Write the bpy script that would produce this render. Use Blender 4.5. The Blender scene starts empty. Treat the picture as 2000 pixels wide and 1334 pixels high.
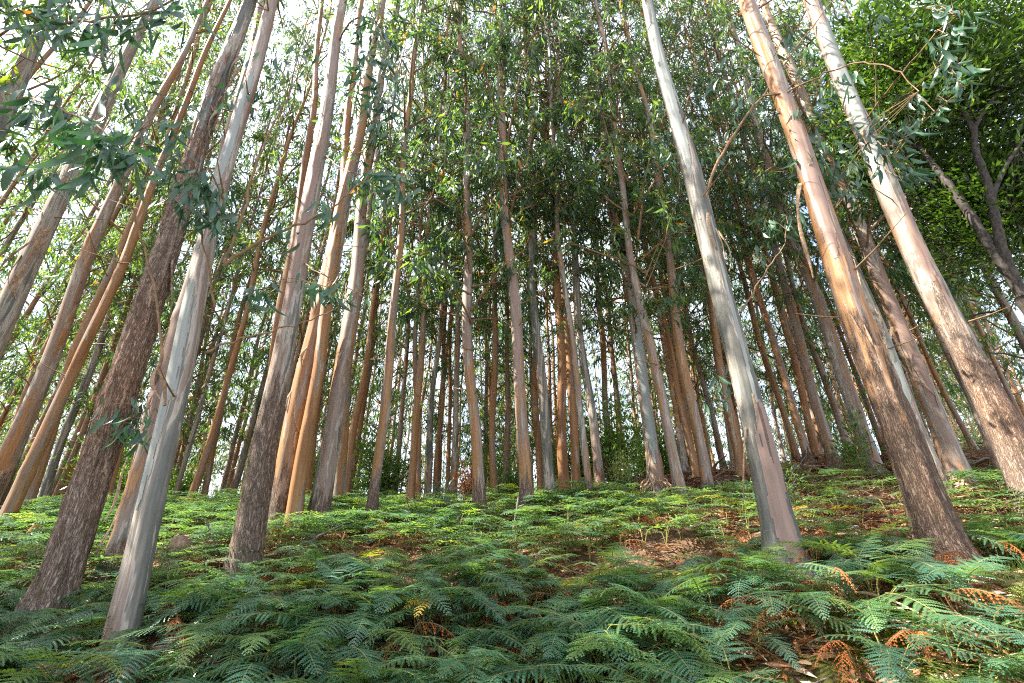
import bpy, math, random
import numpy as np
from mathutils import Vector, Matrix, Euler, Quaternion

scene = bpy.context.scene
col = scene.collection

# ------------------------------------------------------------------ camera, sky, sun, exposure
cam_data = bpy.data.cameras.new('camera')
cam_data.sensor_width = 36.0
cam_data.lens = 16.0
cam_data.clip_start = 0.05
cam_data.clip_end = 600.0
cam = bpy.data.objects.new('camera', cam_data)
cam.location = (0, 0, 1.6)
cam.rotation_euler = (math.radians(90 + 25.4), 0, 0)
col.objects.link(cam)
scene.camera = cam

SUN_AZ, SUN_EL = math.radians(-96), math.radians(50)       # from the left, high
world = bpy.data.worlds.new('World')
scene.world = world
world.use_nodes = True
wn = world.node_tree
for n in list(wn.nodes): wn.nodes.remove(n)
sky = wn.nodes.new('ShaderNodeTexSky'); sky.sky_type = 'NISHITA'; sky.sun_disc = False
sky.sun_elevation = SUN_EL; sky.sun_rotation = SUN_AZ
sky.air_density = 1.0; sky.dust_density = 2.2; sky.ozone_density = 1.0
bg = wn.nodes.new('ShaderNodeBackground'); bg.inputs['Strength'].default_value = 0.10
wo = wn.nodes.new('ShaderNodeOutputWorld')
tcw = wn.nodes.new('ShaderNodeTexCoord')
cn = wn.nodes.new('ShaderNodeTexNoise'); cn.inputs['Scale'].default_value = 2.6; cn.inputs['Detail'].default_value = 7; cn.inputs['Roughness'].default_value = .6
cr = wn.nodes.new('ShaderNodeValToRGB'); cr.color_ramp.elements[0].position = .36; cr.color_ramp.elements[0].color = (.12, .12, .12, 1); cr.color_ramp.elements[1].position = .56; cr.color_ramp.elements[1].color = (.9, .9, .9, 1)
cm = wn.nodes.new('ShaderNodeMixRGB'); cm.inputs[2].default_value = (4.0, 4.3, 4.9, 1)          # thin high cloud
wn.links.new(tcw.outputs['Generated'], cn.inputs['Vector']); wn.links.new(cn.outputs['Fac'], cr.inputs[0])
wn.links.new(cr.outputs[0], cm.inputs[0]); wn.links.new(sky.outputs[0], cm.inputs[1])
wn.links.new(cm.outputs[0], bg.inputs['Color']); wn.links.new(bg.outputs[0], wo.inputs['Surface'])

sun_data = bpy.data.lights.new('sun', 'SUN')
sun_data.energy = 5.0; sun_data.angle = math.radians(0.5); sun_data.color = (1.0, 0.93, 0.82)
sun = bpy.data.objects.new('sun', sun_data)
sdir = Vector((math.sin(SUN_AZ) * math.cos(SUN_EL), math.cos(SUN_AZ) * math.cos(SUN_EL), math.sin(SUN_EL)))
sun.rotation_euler = (-sdir).to_track_quat('-Z', 'Y').to_euler()
sun.location = sdir * 60
col.objects.link(sun)

vs = scene.view_settings
vs.view_transform = 'Standard'; vs.look = 'None'; vs.gamma = 1.0; vs.use_curve_mapping = False
vs.exposure = 2.5
cy = scene.cycles
cy.max_bounces = 9; cy.diffuse_bounces = 6; cy.glossy_bounces = 3; cy.transmission_bounces = 8; cy.transparent_max_bounces = 4
cy.use_denoising = False; cy.filter_width = 1.15
cy.sample_clamp_indirect = 6.0
cy.caustics_reflective = False; cy.caustics_refractive = False

# ------------------------------------------------------------------ helpers
rng = np.random.default_rng(7)
random.seed(7)

def vnoise(p, seed=0):
    """smooth value noise, p (n,3) -> (n,) in 0..1"""
    i = np.floor(p).astype(np.int64); f = p - i
    f = f * f * (3 - 2 * f)
    def h(a, b, c):
        n = (a * 374761393 + b * 668265263 + c * 2147483647 + seed * 1274126177) & 0xffffffff
        n = ((n ^ (n >> 13)) * 1274126177) & 0xffffffff
        n = n ^ (n >> 16)
        return (n & 0xffff) / 65535.0
    x, y, z = i[:, 0], i[:, 1], i[:, 2]
    fx, fy, fz = f[:, 0], f[:, 1], f[:, 2]
    l = lambda a, b, t: a + (b - a) * t
    a = l(l(h(x, y, z), h(x + 1, y, z), fx), l(h(x, y + 1, z), h(x + 1, y + 1, z), fx), fy)
    b = l(l(h(x, y, z + 1), h(x + 1, y, z + 1), fx), l(h(x, y + 1, z + 1), h(x + 1, y + 1, z + 1), fx), fy)
    return l(a, b, fz)

def unit(v):
    v = np.asarray(v, float)
    return v / (np.linalg.norm(v, axis=-1, keepdims=True) + 1e-9)

class MB:
    """collects triangles; build() makes one mesh out of them"""
    def __init__(s): s.V = []; s.T = []; s.M = []; s.n = 0
    def add(s, V, T, m=0):
        V = np.asarray(V, float).reshape(-1, 3); T = np.asarray(T, np.int64).reshape(-1, 3)
        s.V.append(V); s.T.append(T + s.n); s.M.append(np.full(len(T), m, np.int32)); s.n += len(V)
    def tube(s, pts, radii, k=5, m=0, cap=True):
        pts = np.asarray(pts, float); radii = np.asarray(radii, float); n = len(pts)
        d = np.gradient(pts, axis=0); d = unit(d)
        ref = np.array([0, 0, 1.0]) if abs(d[0, 2]) < .8 else np.array([1.0, 0, 0])
        u = unit(np.cross(d, ref)); w = np.cross(d, u)
        a = np.arange(k) * 2 * math.pi / k
        ring = pts[:, None, :] + radii[:, None, None] * (np.cos(a)[None, :, None] * u[:, None, :] + np.sin(a)[None, :, None] * w[:, None, :])
        V = ring.reshape(-1, 3)
        i = np.arange(n - 1)[:, None] * k; j = np.arange(k)[None, :]; j2 = (j + 1) % k
        A, B, C, D = i + j, i + j2, i + k + j2, i + k + j
        T = np.concatenate([np.stack([A, C, B], -1).reshape(-1, 3), np.stack([A, D, C], -1).reshape(-1, 3)])
        if cap:
            e = (n - 1) * k
            T = np.concatenate([T, np.array([[e, e + q, e + q + 1] for q in range(1, k - 1)] + [[0, q + 1, q] for q in range(1, k - 1)])])
        s.add(V, T, m)
    def leaves(s, P, D, S, L, W, curve, m=0, fine=True, fold=.25):
        """sickle leaves: P base, D direction, S side direction, L length, W width"""
        N = len(P)
        if N == 0: return
        D = unit(D); S = unit(S - (S * D).sum(1, keepdims=True) * D); U = np.cross(D, S)
        L = L[:, None]; W = W[:, None]; c = curve[:, None]
        def cl(t): return P + D * L * t + S * c * L * t * t - U * .10 * L * t * t
        if fine:
            a, b = cl(.28), cl(.68)
            V = np.stack([P, a + S * W * .5 + U * W * fold, a - S * W * .5 + U * W * fold * .6, b + S * W * .36 + U * W * fold, b - S * W * .36 + U * W * fold * .6, cl(1.0)], 1)
            T0 = np.array([[0, 2, 1], [1, 2, 4], [1, 4, 3], [3, 4, 5]]); q = 6
        else:
            a = cl(.42)
            V = np.stack([P, a + S * W * .5, a - S * W * .5, cl(1.0)], 1)
            T0 = np.array([[0, 2, 1], [1, 2, 3]]); q = 4
        T = (np.arange(N)[:, None, None] * q + T0[None]).reshape(-1, 3)
        s.add(V.reshape(-1, 3), T, m)
    def mesh(s, name, mats, smooth=True):
        V = np.concatenate(s.V); T = np.concatenate(s.T); M = np.concatenate(s.M)
        me = bpy.data.meshes.new(name)
        me.vertices.add(len(V)); me.vertices.foreach_set('co', V.astype(np.float32).ravel())
        me.loops.add(len(T) * 3); me.loops.foreach_set('vertex_index', T.astype(np.int32).ravel())
        me.polygons.add(len(T)); me.polygons.foreach_set('loop_start', np.arange(len(T), dtype=np.int32) * 3)
        for m in mats: me.materials.append(m)
        me.polygons.foreach_set('material_index', M)
        me.update(calc_edges=True)
        me.polygons.foreach_set('use_smooth', np.full(len(T), smooth, bool))
        return me

def link(name, data, parent=None, loc=None, rot=None, scale=None):
    o = bpy.data.objects.new(name, data)
    col.objects.link(o)
    if parent: o.parent = parent
    if loc is not None: o.location = loc
    if rot is not None: o.rotation_euler = rot
    if scale is not None: o.scale = (scale, scale, scale) if np.isscalar(scale) else scale
    return o

def tag(o, label=None, cat=None, group=None, kind=None):
    if label: o['label'] = label
    if cat: o['category'] = cat
    if group: o['group'] = group
    if kind: o['kind'] = kind
    return o

# ------------------------------------------------------------------ materials
class NT:
    def __init__(s, name):
        s.mat = bpy.data.materials.new(name); s.mat.use_nodes = True
        s.t = s.mat.node_tree
        for n in list(s.t.nodes): s.t.nodes.remove(n)
        s.out = s.t.nodes.new('ShaderNodeOutputMaterial')
    def n(s, typ, ins=None, **props):
        nd = s.t.nodes.new('ShaderNode' + typ)
        for k, v in props.items(): setattr(nd, k, v)
        for k, v in (ins or {}).items():
            if isinstance(v, bpy.types.NodeSocket): s.t.links.new(v, nd.inputs[k])
            else: nd.inputs[k].default_value = v
        return nd
    def math(s, op, a, b=0.0, c=0.0, clamp=False):
        nd = s.n('Math', {0: a, 1: b, 2: c}, operation=op); nd.use_clamp = clamp
        return nd.outputs[0]
    def vmul(s, v, xyz): return s.n('VectorMath', {0: v, 1: xyz}, operation='MULTIPLY').outputs[0]
    def noise(s, v, scale=1.0, detail=4.0, rough=.55, dist=0.0):
        return s.n('TexNoise', {'Vector': v, 'Scale': scale, 'Detail': detail, 'Roughness': rough, 'Distortion': dist}).outputs['Fac']
    def ramp(s, f, stops, interp='LINEAR'):
        nd = s.n('ValToRGB', {0: f}); r = nd.color_ramp; r.interpolation = interp
        while len(r.elements) > 1: r.elements.remove(r.elements[-1])
        for i, (p, c) in enumerate(stops):
            e = r.elements[0] if i == 0 else r.elements.new(p)
            e.position = p; e.color = (*c, 1)
        return nd.outputs[0]
    def mix(s, f, a, b, blend='MIX'):
        nd = s.n('MixRGB', {0: f, 1: a, 2: b}, blend_type=blend)
        return nd.outputs[0]
    def bsdf(s, color, rough=.7, spec=.3, normal=None):
        ins = {'Base Color': color, 'Roughness': rough, 'Specular IOR Level': spec}
        if normal is not None: ins['Normal'] = normal
        return s.n('BsdfPrincipled', ins).outputs[0]
    def done(s, sh):
        s.t.links.new(sh, s.out.inputs['Surface']); return s.mat

def bark_material():
    m = NT('eucalyptus_bark')
    tc = m.n('TexCoord').outputs['Object']
    rnd = m.n('ObjectInfo').outputs['Random']
    off = m.n('CombineXYZ', {0: m.math('MULTIPLY', rnd, 31.0), 1: m.math('MULTIPLY', rnd, 17.0), 2: m.math('MULTIPLY', rnd, 53.0)}).outputs[0]
    v = m.n('VectorMath', {0: tc, 1: off}, operation='ADD').outputs[0]
    tint = m.n('Attribute', attribute_type='OBJECT', attribute_name='tint').outputs['Fac']
    rto = m.n('Attribute', attribute_type='OBJECT', attribute_name='rough_to').outputs['Fac']
    z = m.n('SeparateXYZ', {0: tc}).outputs[2]
    A = m.noise(m.vmul(v, (4.2, 4.2, .42)), 1, 5, .6, .8)
    A2 = m.noise(m.vmul(v, (7.0, 7.0, .8)), 1, 6, .65, .5)
    B = m.noise(m.vmul(v, (26, 26, 1.1)), 1, 4, .6)
    C = m.noise(m.vmul(v, (70, 70, 14)), 1, 3, .6)
    blot = m.noise(m.vmul(v, (1.3, 1.3, .5)), 1, 3, .5)
    f = m.math('ADD', A, m.math('MULTIPLY', m.math('SUBTRACT', tint, .5), .40))
    f = m.math('ADD', f, m.math('MULTIPLY', m.math('SUBTRACT', B, .5), .16))
    smooth = m.ramp(f, [(.14, (.075, .080, .070)), (.34, (.12, .118, .10)), (.405, (.19, .168, .138)), (.42, (.37, .325, .27)), (.455, (.31, .255, .205)),
                        (.47, (.215, .163, .132)), (.54, (.26, .185, .14)), (.575, (.185, .105, .068)), (.59, (.32, .175, .08)), (.68, (.28, .135, .05)), (.86, (.17, .072, .028))])
    flake = m.ramp(A2, [(.60, (0, 0, 0)), (.615, (1, 1, 1))])
    smooth = m.mix(m.math('MULTIPLY', flake, .75), smooth, m.ramp(B, [(.3, (.38, .345, .29)), (.7, (.30, .25, .20))]))
    dk = m.ramp(A2, [(.30, (1, 1, 1)), (.33, (0, 0, 0))])
    smooth = m.mix(m.math('MULTIPLY', dk, .7), smooth, (.21, .135, .09, 1))
    fine = m.ramp(B, [(.25, (.70, .66, .64)), (.55, (1, 1, 1)), (.8, (1.1, 1.08, 1.05))])
    smooth = m.mix(1.0, smooth, fine, 'MULTIPLY')
    smooth = m.mix(1.0, smooth, m.ramp(C, [(.3, (.86, .85, .84)), (.65, (1.05, 1.05, 1.05))]), 'MULTIPLY')
    # rough bark: long interlocking plates
    rn = m.noise(m.vmul(v, (34, 34, 4.5)), 1, 5, .62, 1.6)
    ridge = m.math('MULTIPLY', m.math('ABSOLUTE', m.math('SUBTRACT', rn, .5)), 4.0, clamp=True)
    rcol = m.ramp(ridge, [(.0, (.05, .034, .025)), (.16, (.15, .105, .078)), (.45, (.29, .22, .17)), (1.0, (.42, .36, .30))])
    rcol = m.mix(m.ramp(blot, [(.45, (0, 0, 0)), (.7, (.6, .6, .6))]), rcol, m.mix(1.0, rcol, (1.25, .86, .62, 1), 'MULTIPLY'))
    mossn = m.math('MULTIPLY', m.ramp(m.noise(m.vmul(v, (5, 5, 2.2)), 1, 5, .7), [(.56, (0, 0, 0)), (.66, (1, 1, 1))]),
                   m.math('SUBTRACT', 1.0, m.math('DIVIDE', z, 1.4), clamp=True))
    rcol = m.mix(m.math('MULTIPLY', mossn, .75), rcol, (.055, .062, .014, 1))
    edge = m.math('ADD', m.math('MULTIPLY', rto, .35), .12)
    mk = m.math('DIVIDE', m.math('SUBTRACT', rto, z), edge)
    mk = m.math('ADD', mk, m.math('MULTIPLY', m.math('SUBTRACT', m.noise(m.vmul(v, (12, 12, 1.6)), 1, 6, .7), .5), 5.5))
    mk = m.ramp(m.math('ADD', m.math('MULTIPLY', mk, .5), .1), [(.40, (0, 0, 0)), (.60, (1, 1, 1))])
    rcol = m.mix(1.0, rcol, m.ramp(tint, [(.15, (1.42, 1.42, 1.42)), (.5, (1.05, 1.04, 1.02)), (.9, (.74, .60, .50))]), 'MULTIPLY')
    color = m.mix(mk, smooth, rcol)
    hs = m.math('ADD', m.math('MULTIPLY', B, .16), m.math('ADD', m.math('MULTIPLY', C, .06), m.math('MULTIPLY', flake, -.12)))
    h = m.mix(mk, hs, m.math('ADD', ridge, m.math('MULTIPLY', C, .3)))
    bump = m.n('Bump', {'Strength': .9, 'Distance': .022, 'Height': h}).outputs[0]
    rough = m.mix(mk, (.56, .56, .56, 1), (.9, .9, .9, 1))
    return m.done(m.bsdf(color, rough, .28, bump))

def leaf_material(name, stops, rough=.42, spec=.5, trans=.38, tcol=(1.5, 1.6, .55), objvar=.25):
    m = NT(name)
    r = m.n('NewGeometry').outputs['Random Per Island']
    c = m.ramp(r, stops)
    if objvar:
        o = m.n('ObjectInfo').outputs['Random']
        if name == 'bracken_carpet': o = m.n('Attribute', attribute_name='tone').outputs['Fac']
        st = [(0, (1 - objvar, 1 - objvar * .8, 1 - objvar)), (1, (1 + objvar, 1 + objvar * .8, 1))]
        if name.startswith('bracken_') and 'dead' not in name and 'yellow' not in name: st = [(0, (.75, .85, 1.0)), (.45, (1, 1, 1.02)), (.8, (1.25, 1.12, .8)), (.95, (1.6, 1.25, .6)), (1, (2.6, 1.5, .5))]
        c = m.mix(1.0, c, m.ramp(o, st), 'MULTIPLY')
    p = m.bsdf(c, rough, spec)
    if trans <= 0: return m.done(p)
    t = m.n('BsdfTranslucent', {'Color': m.mix(1.0, c, (*tcol, 1), 'MULTIPLY')}).outputs[0]
    return m.done(m.n('MixShader', {0: trans, 1: p, 2: t}).outputs[0])

BARK = bark_material()
LEAF = leaf_material('eucalyptus_leaf', [(0, (.038, .082, .066)), (.5, (.056, .115, .074)), (.74, (.088, .160, .062)), (.9, (.135, .21, .052)), (.98, (.18, .23, .055)), (.99, (.36, .13, .03)), (1, (.38, .12, .03))], .38, .55, .52, (1.7, 1.7, .5))
LEAF_NEAR = leaf_material('large_eucalyptus_leaf', [(0, (.026, .068, .072)), (.5, (.034, .088, .070)), (.8, (.05, .115, .06)), (.93, (.08, .15, .05)), (.985, (.11, .17, .05)), (1, (.30, .11, .03))], .34, .6, .22, (1.4, 1.7, .6), .45)
LEAF_BUSH = leaf_material('understorey_leaf', [(0, (.06, .13, .03)), (.5, (.095, .18, .038)), (.9, (.14, .24, .045)), (1, (.19, .25, .05))], .42, .45, .5)
LEAF_PALE = leaf_material('pale_bush_leaf', [(0, (.13, .21, .07)), (.6, (.18, .27, .09)), (1, (.28, .34, .13))], .45, .4, .4)
LEAF_ACACIA = leaf_material('acacia_leaf', [(0, (.024, .055, .018)), (.5, (.040, .082, .024)), (.85, (.062, .12, .028)), (1, (.12, .18, .04))], .38, .55, .34)
FERN = leaf_material('bracken_green', [(0, (.062, .150, .102)), (.5, (.076, .172, .106)), (1, (.095, .20, .095))], .30, 1.0, .44, (2.0, 1.75, .45), .28)
FERN_CARPET = leaf_material('bracken_carpet', [(0, (.062, .150, .102)), (.5, (.076, .172, .106)), (1, (.095, .20, .095))], .30, 1.0, .44, (2.0, 1.75, .45), .28)
FERN_DEAD = leaf_material('bracken_dead', [(0, (.17, .042, .014)), (.5, (.25, .075, .02)), (1, (.32, .12, .035))], .7, .2, .25, (1.4, 1.0, .6), .3)
FERN_YELLOW = leaf_material('bracken_yellowing', [(0, (.26, .20, .03)), (1, (.36, .24, .04))], .6, .2, .35, (1.3, 1.2, .5), .2)
LITTER = leaf_material('dry_leaf', [(0, (.16, .075, .035)), (.3, (.26, .13, .06)), (.55, (.36, .23, .13)), (.75, (.33, .10, .03)), (.9, (.42, .33, .24)), (1, (.50, .45, .38))], .7, .25, .12, (1.2, 1.0, .7), 0)
GRASS = leaf_material('grass_blade', [(0, (.07, .14, .025)), (.7, (.11, .19, .035)), (1, (.25, .24, .09))], .5, .35, .35, (1.4, 1.5, .5), 0)

def plain_bark(name, c1, c2, scale=(18, 18, 4), bumpd=.01):
    m = NT(name)
    tc = m.n('TexCoord').outputs['Object']
    rnd = m.n('ObjectInfo').outputs['Random']
    v = m.n('VectorMath', {0: tc, 1: m.n('CombineXYZ', {0: m.math('MULTIPLY', rnd, 40), 1: 0, 2: m.math('MULTIPLY', rnd, 23)}).outputs[0]}, operation='ADD').outputs[0]
    a = m.noise(m.vmul(v, scale), 1, 6, .65, .6)
    c = m.ramp(a, [(.32, c1), (.68, c2)])
    b = m.n('Bump', {'Strength': .8, 'Distance': bumpd, 'Height': a}).outputs[0]
    return m.done(m.bsdf(c, .8, .25, b))
TWIG = plain_bark('twig_bark', (.10, .058, .032), (.27, .165, .085), (14, 14, 14), .004)
ACACIA_BARK = plain_bark('lichened_bark', (.016, .012, .010), (.085, .072, .06), (22, 22, 12), .02)
STRIP = plain_bark('peeled_bark', (.17, .088, .045), (.46, .34, .23), (30, 6, 30), .006)
DEADWOOD = plain_bark('weathered_wood', (.07, .055, .045), (.20, .17, .145), (40, 40, 6), .006)

def ground_material():
    m = NT('forest_floor')
    tc = m.n('TexCoord').outputs['Object']
    a = m.noise(tc, 1.1, 6, .65, .4); b = m.noise(tc, 9, 8, .7, .3); c = m.noise(tc, 45, 6, .7)
    base = m.ramp(b, [(.30, (.030, .018, .012)), (.45, (.075, .038, .02)), (.58, (.15, .08, .042)), (.72, (.26, .17, .10))])
    base = m.mix(m.ramp(c, [(.45, (0, 0, 0)), (.75, (.6, .6, .6))]), base, (.36, .27, .19, 1))
    # moss keeps to the bank along the road
    sep = m.n('SeparateXYZ', {0: tc})
    near = m.math('SUBTRACT', 1.0, m.math('DIVIDE', m.math('SUBTRACT', sep.outputs[1], 3.2), 1.3), clamp=True)
    k = m.math('MULTIPLY', near, m.ramp(m.math('ADD', a, m.math('MULTIPLY', m.math('SUBTRACT', b, .5), .7)), [(.42, (0, 0, 0)), (.52, (1, 1, 1))]))
    moss = m.ramp(c, [(.3, (.035, .045, .008)), (.5, (.09, .11, .012)), (.75, (.17, .17, .02))])
    color = m.mix(k, base, moss)
    bump = m.n('Bump', {'Strength': 1.0, 'Distance': .05, 'Height': m.math('ADD', b, m.math('MULTIPLY', c, .5))}).outputs[0]
    return m.done(m.bsdf(color, .95, .15, bump))
GROUND = ground_material()

def road_material():
    m = NT('road_gravel')
    tc = m.n('TexCoord').outputs['Object']
    c = m.ramp(m.noise(tc, 40, 8, .7), [(.3, (.08, .075, .07)), (.7, (.2, .185, .165))])
    return m.done(m.bsdf(c, .9, .2))
ROAD = road_material()

# ------------------------------------------------------------------ terrain
EYE = 1.6
_gy = np.array([-80, 2.2, 2.75, 3.1, 3.45, 4.0, 5.0, 6.0, 7.5, 9.0, 10.5, 12.0, 14.0, 18.0, 25.0, 40.0, 60.0, 110.0])
_gz = np.array([0, 0, .10, .42, .66, .82, 1.12, 1.42, 1.80, 2.18, 2.52, 2.80, 3.02, 3.20, 3.15, 2.2, -.5, -7.0])
_fy = np.linspace(-80, 110, 3801)
_fz = np.interp(_fy, _gy, _gz)
_k = np.exp(-np.linspace(-2.2, 2.2, 13) ** 2); _k /= _k.sum()
_fz = np.convolve(np.pad(_fz, 6, mode='edge'), _k, mode='valid')
def ground_z(x, y):
    x = np.asarray(x, float); y = np.asarray(y, float)
    lip = .25 * np.clip(x, -1, 3)                     # the bank's edge comes nearer on the right
    z = np.interp(y + np.where(y < 4.5, np.clip(4.5 - y, 0, 1) * np.maximum(lip, 0), 0), _fy, _fz)
    up = np.clip((y - 2.6) / 1.6, 0, 1)
    xr = np.maximum(x, 0); xl = np.minimum(x, 0)
    far = np.clip((y - 16) / 20, 0, 1)
    z = z + up * (.115 * np.minimum(xr, 3) + .075 * np.clip(xr - 3, 0, 14) + .03 * np.maximum(xr - 17, 0)) * (1 - .3 * far)
    z = z + .34 * np.clip((y - 9) / 3.5, 0, 1) * np.clip(xr / 6, 0, 1)
    z = z + up * .012 * np.maximum(xl, -12)
    z = z + up * (.05 * np.sin(1.3 * x + .7 * y) + .04 * np.sin(2.1 * y - 1.1 * x + 2) + .03 * np.sin(3.7 * x - 1.9 * y + 1))
    return z


def build_ground():
    xs = np.concatenate([np.linspace(-110, -16, 48)[:-1], np.linspace(-16, 18, 273)[:-1], np.linspace(18, 110, 48)])
    ys = np.concatenate([np.linspace(2.3, 15, 170)[:-1], np.linspace(15, 110, 70)])
    X, Y = np.meshgrid(xs, ys)
    Z = ground_z(X, Y)
    P = np.stack([X.ravel(), Y.ravel(), np.zeros(X.size)], 1)
    near = np.clip((16 - Y.ravel()) / 4, 0, 1)
    Z = Z.ravel() + near * (.10 * (vnoise(P * 2.3, 1) - .5) + .06 * (vnoise(P * 6.1, 2) - .5) + .03 * (vnoise(P * 14, 3) - .5)) * np.clip((Y.ravel() - 2.3) / .5, 0, 1)
    V = np.stack([X.ravel(), Y.ravel(), Z], 1)
    w = len(xs); i = (np.arange(len(ys) - 1)[:, None] * w + np.arange(w - 1)[None, :]).ravel()
    T = np.concatenate([np.stack([i, i + 1, i + w + 1], 1), np.stack([i, i + w + 1, i + w], 1)])
    mb = MB(); mb.add(V, T)
    tag(link('ground', mb.mesh('ground', [GROUND])), kind='structure')
    mb = MB(); mb.add([(-110, -60, -.004), (110, -60, -.004), (110, 2.6, -.004), (-110, 2.6, -.004)], [[0, 1, 2], [0, 2, 3]])
    tag(link('road', mb.mesh('road', [ROAD])), kind='structure')
build_ground()

# ------------------------------------------------------------------ trunks
def trunk_mesh(name, r0, H, seed, sides=20, dense=8.0, ring=.11, shag=0.0, rough_to=0.0, flare=.55, wob=.05):
    zl = np.arange(-.35, dense, ring)
    zh = np.linspace(dense, H, 26)
    z = np.concatenate([zl, zh])
    k = sides; a = np.arange(k) * 2 * math.pi / k
    r = r0 * np.clip(1 - np.maximum(z, 0) / H, 0.0, 1) ** .8 + .006
    r = r * (1 + flare * np.exp(-np.maximum(z + .05, 0) / .30))
    cx = wob * (np.sin(z * .45 + seed) - math.sin(seed)) * np.clip(z / 3, 0, 1) + .35 * wob * np.sin(z * 1.3 + seed * 2) * np.clip(z / 2, 0, 1)
    cyy = wob * (np.sin(z * .38 + seed * 1.7) - math.sin(seed * 1.7)) * np.clip(z / 3, 0, 1)
    Z = np.repeat(z, k); A = np.tile(a, len(z)); R = np.repeat(r, k)
    P = np.stack([np.cos(A) * 1.3, np.sin(A) * 1.3, Z * .55], 1)
    R = R * (1 + .16 * (vnoise(P + seed * 7.3, 5) - .5) + .10 * (vnoise(P * 3.1 + seed * 3.1, 6) - .5))
    # root flare lobes
    lob = .5 + .5 * np.sin(A * 3 + seed) * np.sin(A * 2 + seed * 1.3)
    R = R * (1 + flare * .5 * lob * np.exp(-np.maximum(Z, 0) / .22))
    gk = np.random.default_rng(int(seed * 1000) % 100000)
    for _ in range(9 if sides >= 16 else 0):                 # knots and old branch scars
        ka, kz, kr = gk.uniform(0, 6.28), gk.uniform(.6, dense), gk.uniform(.05, .12)
        da = (A - ka + math.pi) % (2 * math.pi) - math.pi
        R = R + gk.uniform(.05, .16) * r0 * np.exp(-(da * r0 / kr) ** 2 - ((Z - kz) / (kr * 1.4)) ** 2)
    R = R * (1 + .05 * np.sin(Z * 1.1 + seed * 5) * np.clip(Z, 0, 1))
    if shag > 0:
        Q = np.stack([np.cos(A) * 7, np.sin(A) * 7, Z * 2.0 + A * .9], 1)
        n1 = np.abs(vnoise(Q + seed, 8) - .5) * 2; n2 = np.abs(vnoise(Q * 2.3 + seed, 9) - .5) * 2
        msk = np.clip((rough_to - Z) / (.3 * rough_to + .1) + 2.4 * (vnoise(Q * .45, 4) - .5), 0, 1)
        R = R + shag * msk * (n1 * .65 + n2 * .35 - .25)
    V = np.stack([np.cos(A) * R + np.repeat(cx, k), np.sin(A) * R + np.repeat(cyy, k), Z], 1)
    i = np.arange(len(z) - 1)[:, None] * k; j = np.arange(k)[None, :]; j2 = (j + 1) % k
    a_, b_, c_, d_ = i + j, i + j2, i + k + j2, i + k + j
    T = np.concatenate([np.stack([a_, b_, c_], -1).reshape(-1, 3), np.stack([a_, c_, d_], -1).reshape(-1, 3)])
    mb = MB(); mb.add(V, T)
    return mb.mesh(name, [BARK])

# ------------------------------------------------------------------ crowns
CH = 27.0
def crown_mesh(name, seed, z0, n_br, rmax, per_twig, leafL, fine, mats, low=1.35, top=(1.0, 1.0)):
    g = np.random.default_rng(seed)
    mb = MB()
    LP, LD = [], []
    for i in range(n_br):
        u = (i + g.random()) / n_br
        z = z0 + (CH * .97 - z0) * u ** low
        az = i * 2.39996 + g.uniform(-.5, .5)
        ln = rmax * (.55 + .75 * math.sin(math.pi * min(1, u * .85 + .12))) * g.uniform(.6, 1.15) * (1 - .45 * u)
        el = math.radians(g.uniform(18, 58))
        d = np.array([math.cos(az) * math.cos(el), math.sin(az) * math.cos(el), math.sin(el)])
        t = np.linspace(0, 1, 5)[:, None]
        pts = np.array([0, 0, z]) + d * ln * t + np.array([0, 0, -.22 * ln]) * t ** 2 + g.normal(0, .05 * ln, (5, 3)) * t
        r0 = .010 + .010 * ln
        if z > top[0] and g.random() < .4: continue
        mb.tube(pts, np.linspace(r0, .006, 5), 4, 0, cap=False)
        for s in range(int(g.integers(3, 6))):
            tt = g.uniform(.30, 1.0)
            p0 = np.array([np.interp(tt, t[:, 0], pts[:, q]) for q in range(3)])
            dd = unit(d * .6 + g.normal(0, .75, 3) + np.array([0, 0, .10]))
            l2 = g.uniform(.35, .95)
            e = p0 + dd * l2; tip = e + unit(dd * .5 + np.array([0, 0, -1.0])) * l2 * .45
            mb.tube([p0, p0 + dd * l2 * .55, e, tip], [.008, .006, .004, .002], 3, 0, cap=False)
            n = int(per_twig * g.uniform(.5, 1.5) * (1.2 if z < top[0] else top[1]))
            w = g.random(n)[:, None]
            c = np.where(w < .55, p0 + (e - p0) * (w / .55) * .7 + (e - p0) * .3, e + (tip - e) * ((w - .55) / .45))
            LP.append(c + g.normal(0, .075, (n, 3)))
            LD.append(np.array([0, 0, -1.0]) + dd * .40 + g.normal(0, .40, (n, 3)))
    for i in range(7):                                      # bare dead branches below the crown
        z = g.uniform(2.2, max(3.0, z0)); az = g.uniform(0, 6.28); ln = g.uniform(.25, 1.1)
        d = np.array([math.cos(az), math.sin(az), g.uniform(-.1, .6)])
        mb.tube([np.array([0, 0, z]), np.array([0, 0, z]) + d * ln * .5, np.array([0, 0, z + .05 * ln]) + d * ln], [.014, .009, .003], 4, 0, cap=False)
    P = np.concatenate(LP); D = np.concatenate(LD); N = len(P)
    S = g.normal(0, 1, (N, 3)); S[:, 2] *= .4
    L = leafL * g.uniform(.65, 1.25, N)
    mb.leaves(P, D, S, L, L * g.uniform(.15, .23, N), g.uniform(.05, .38, N), 1, fine)
    return mb.mesh(name, mats)

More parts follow.
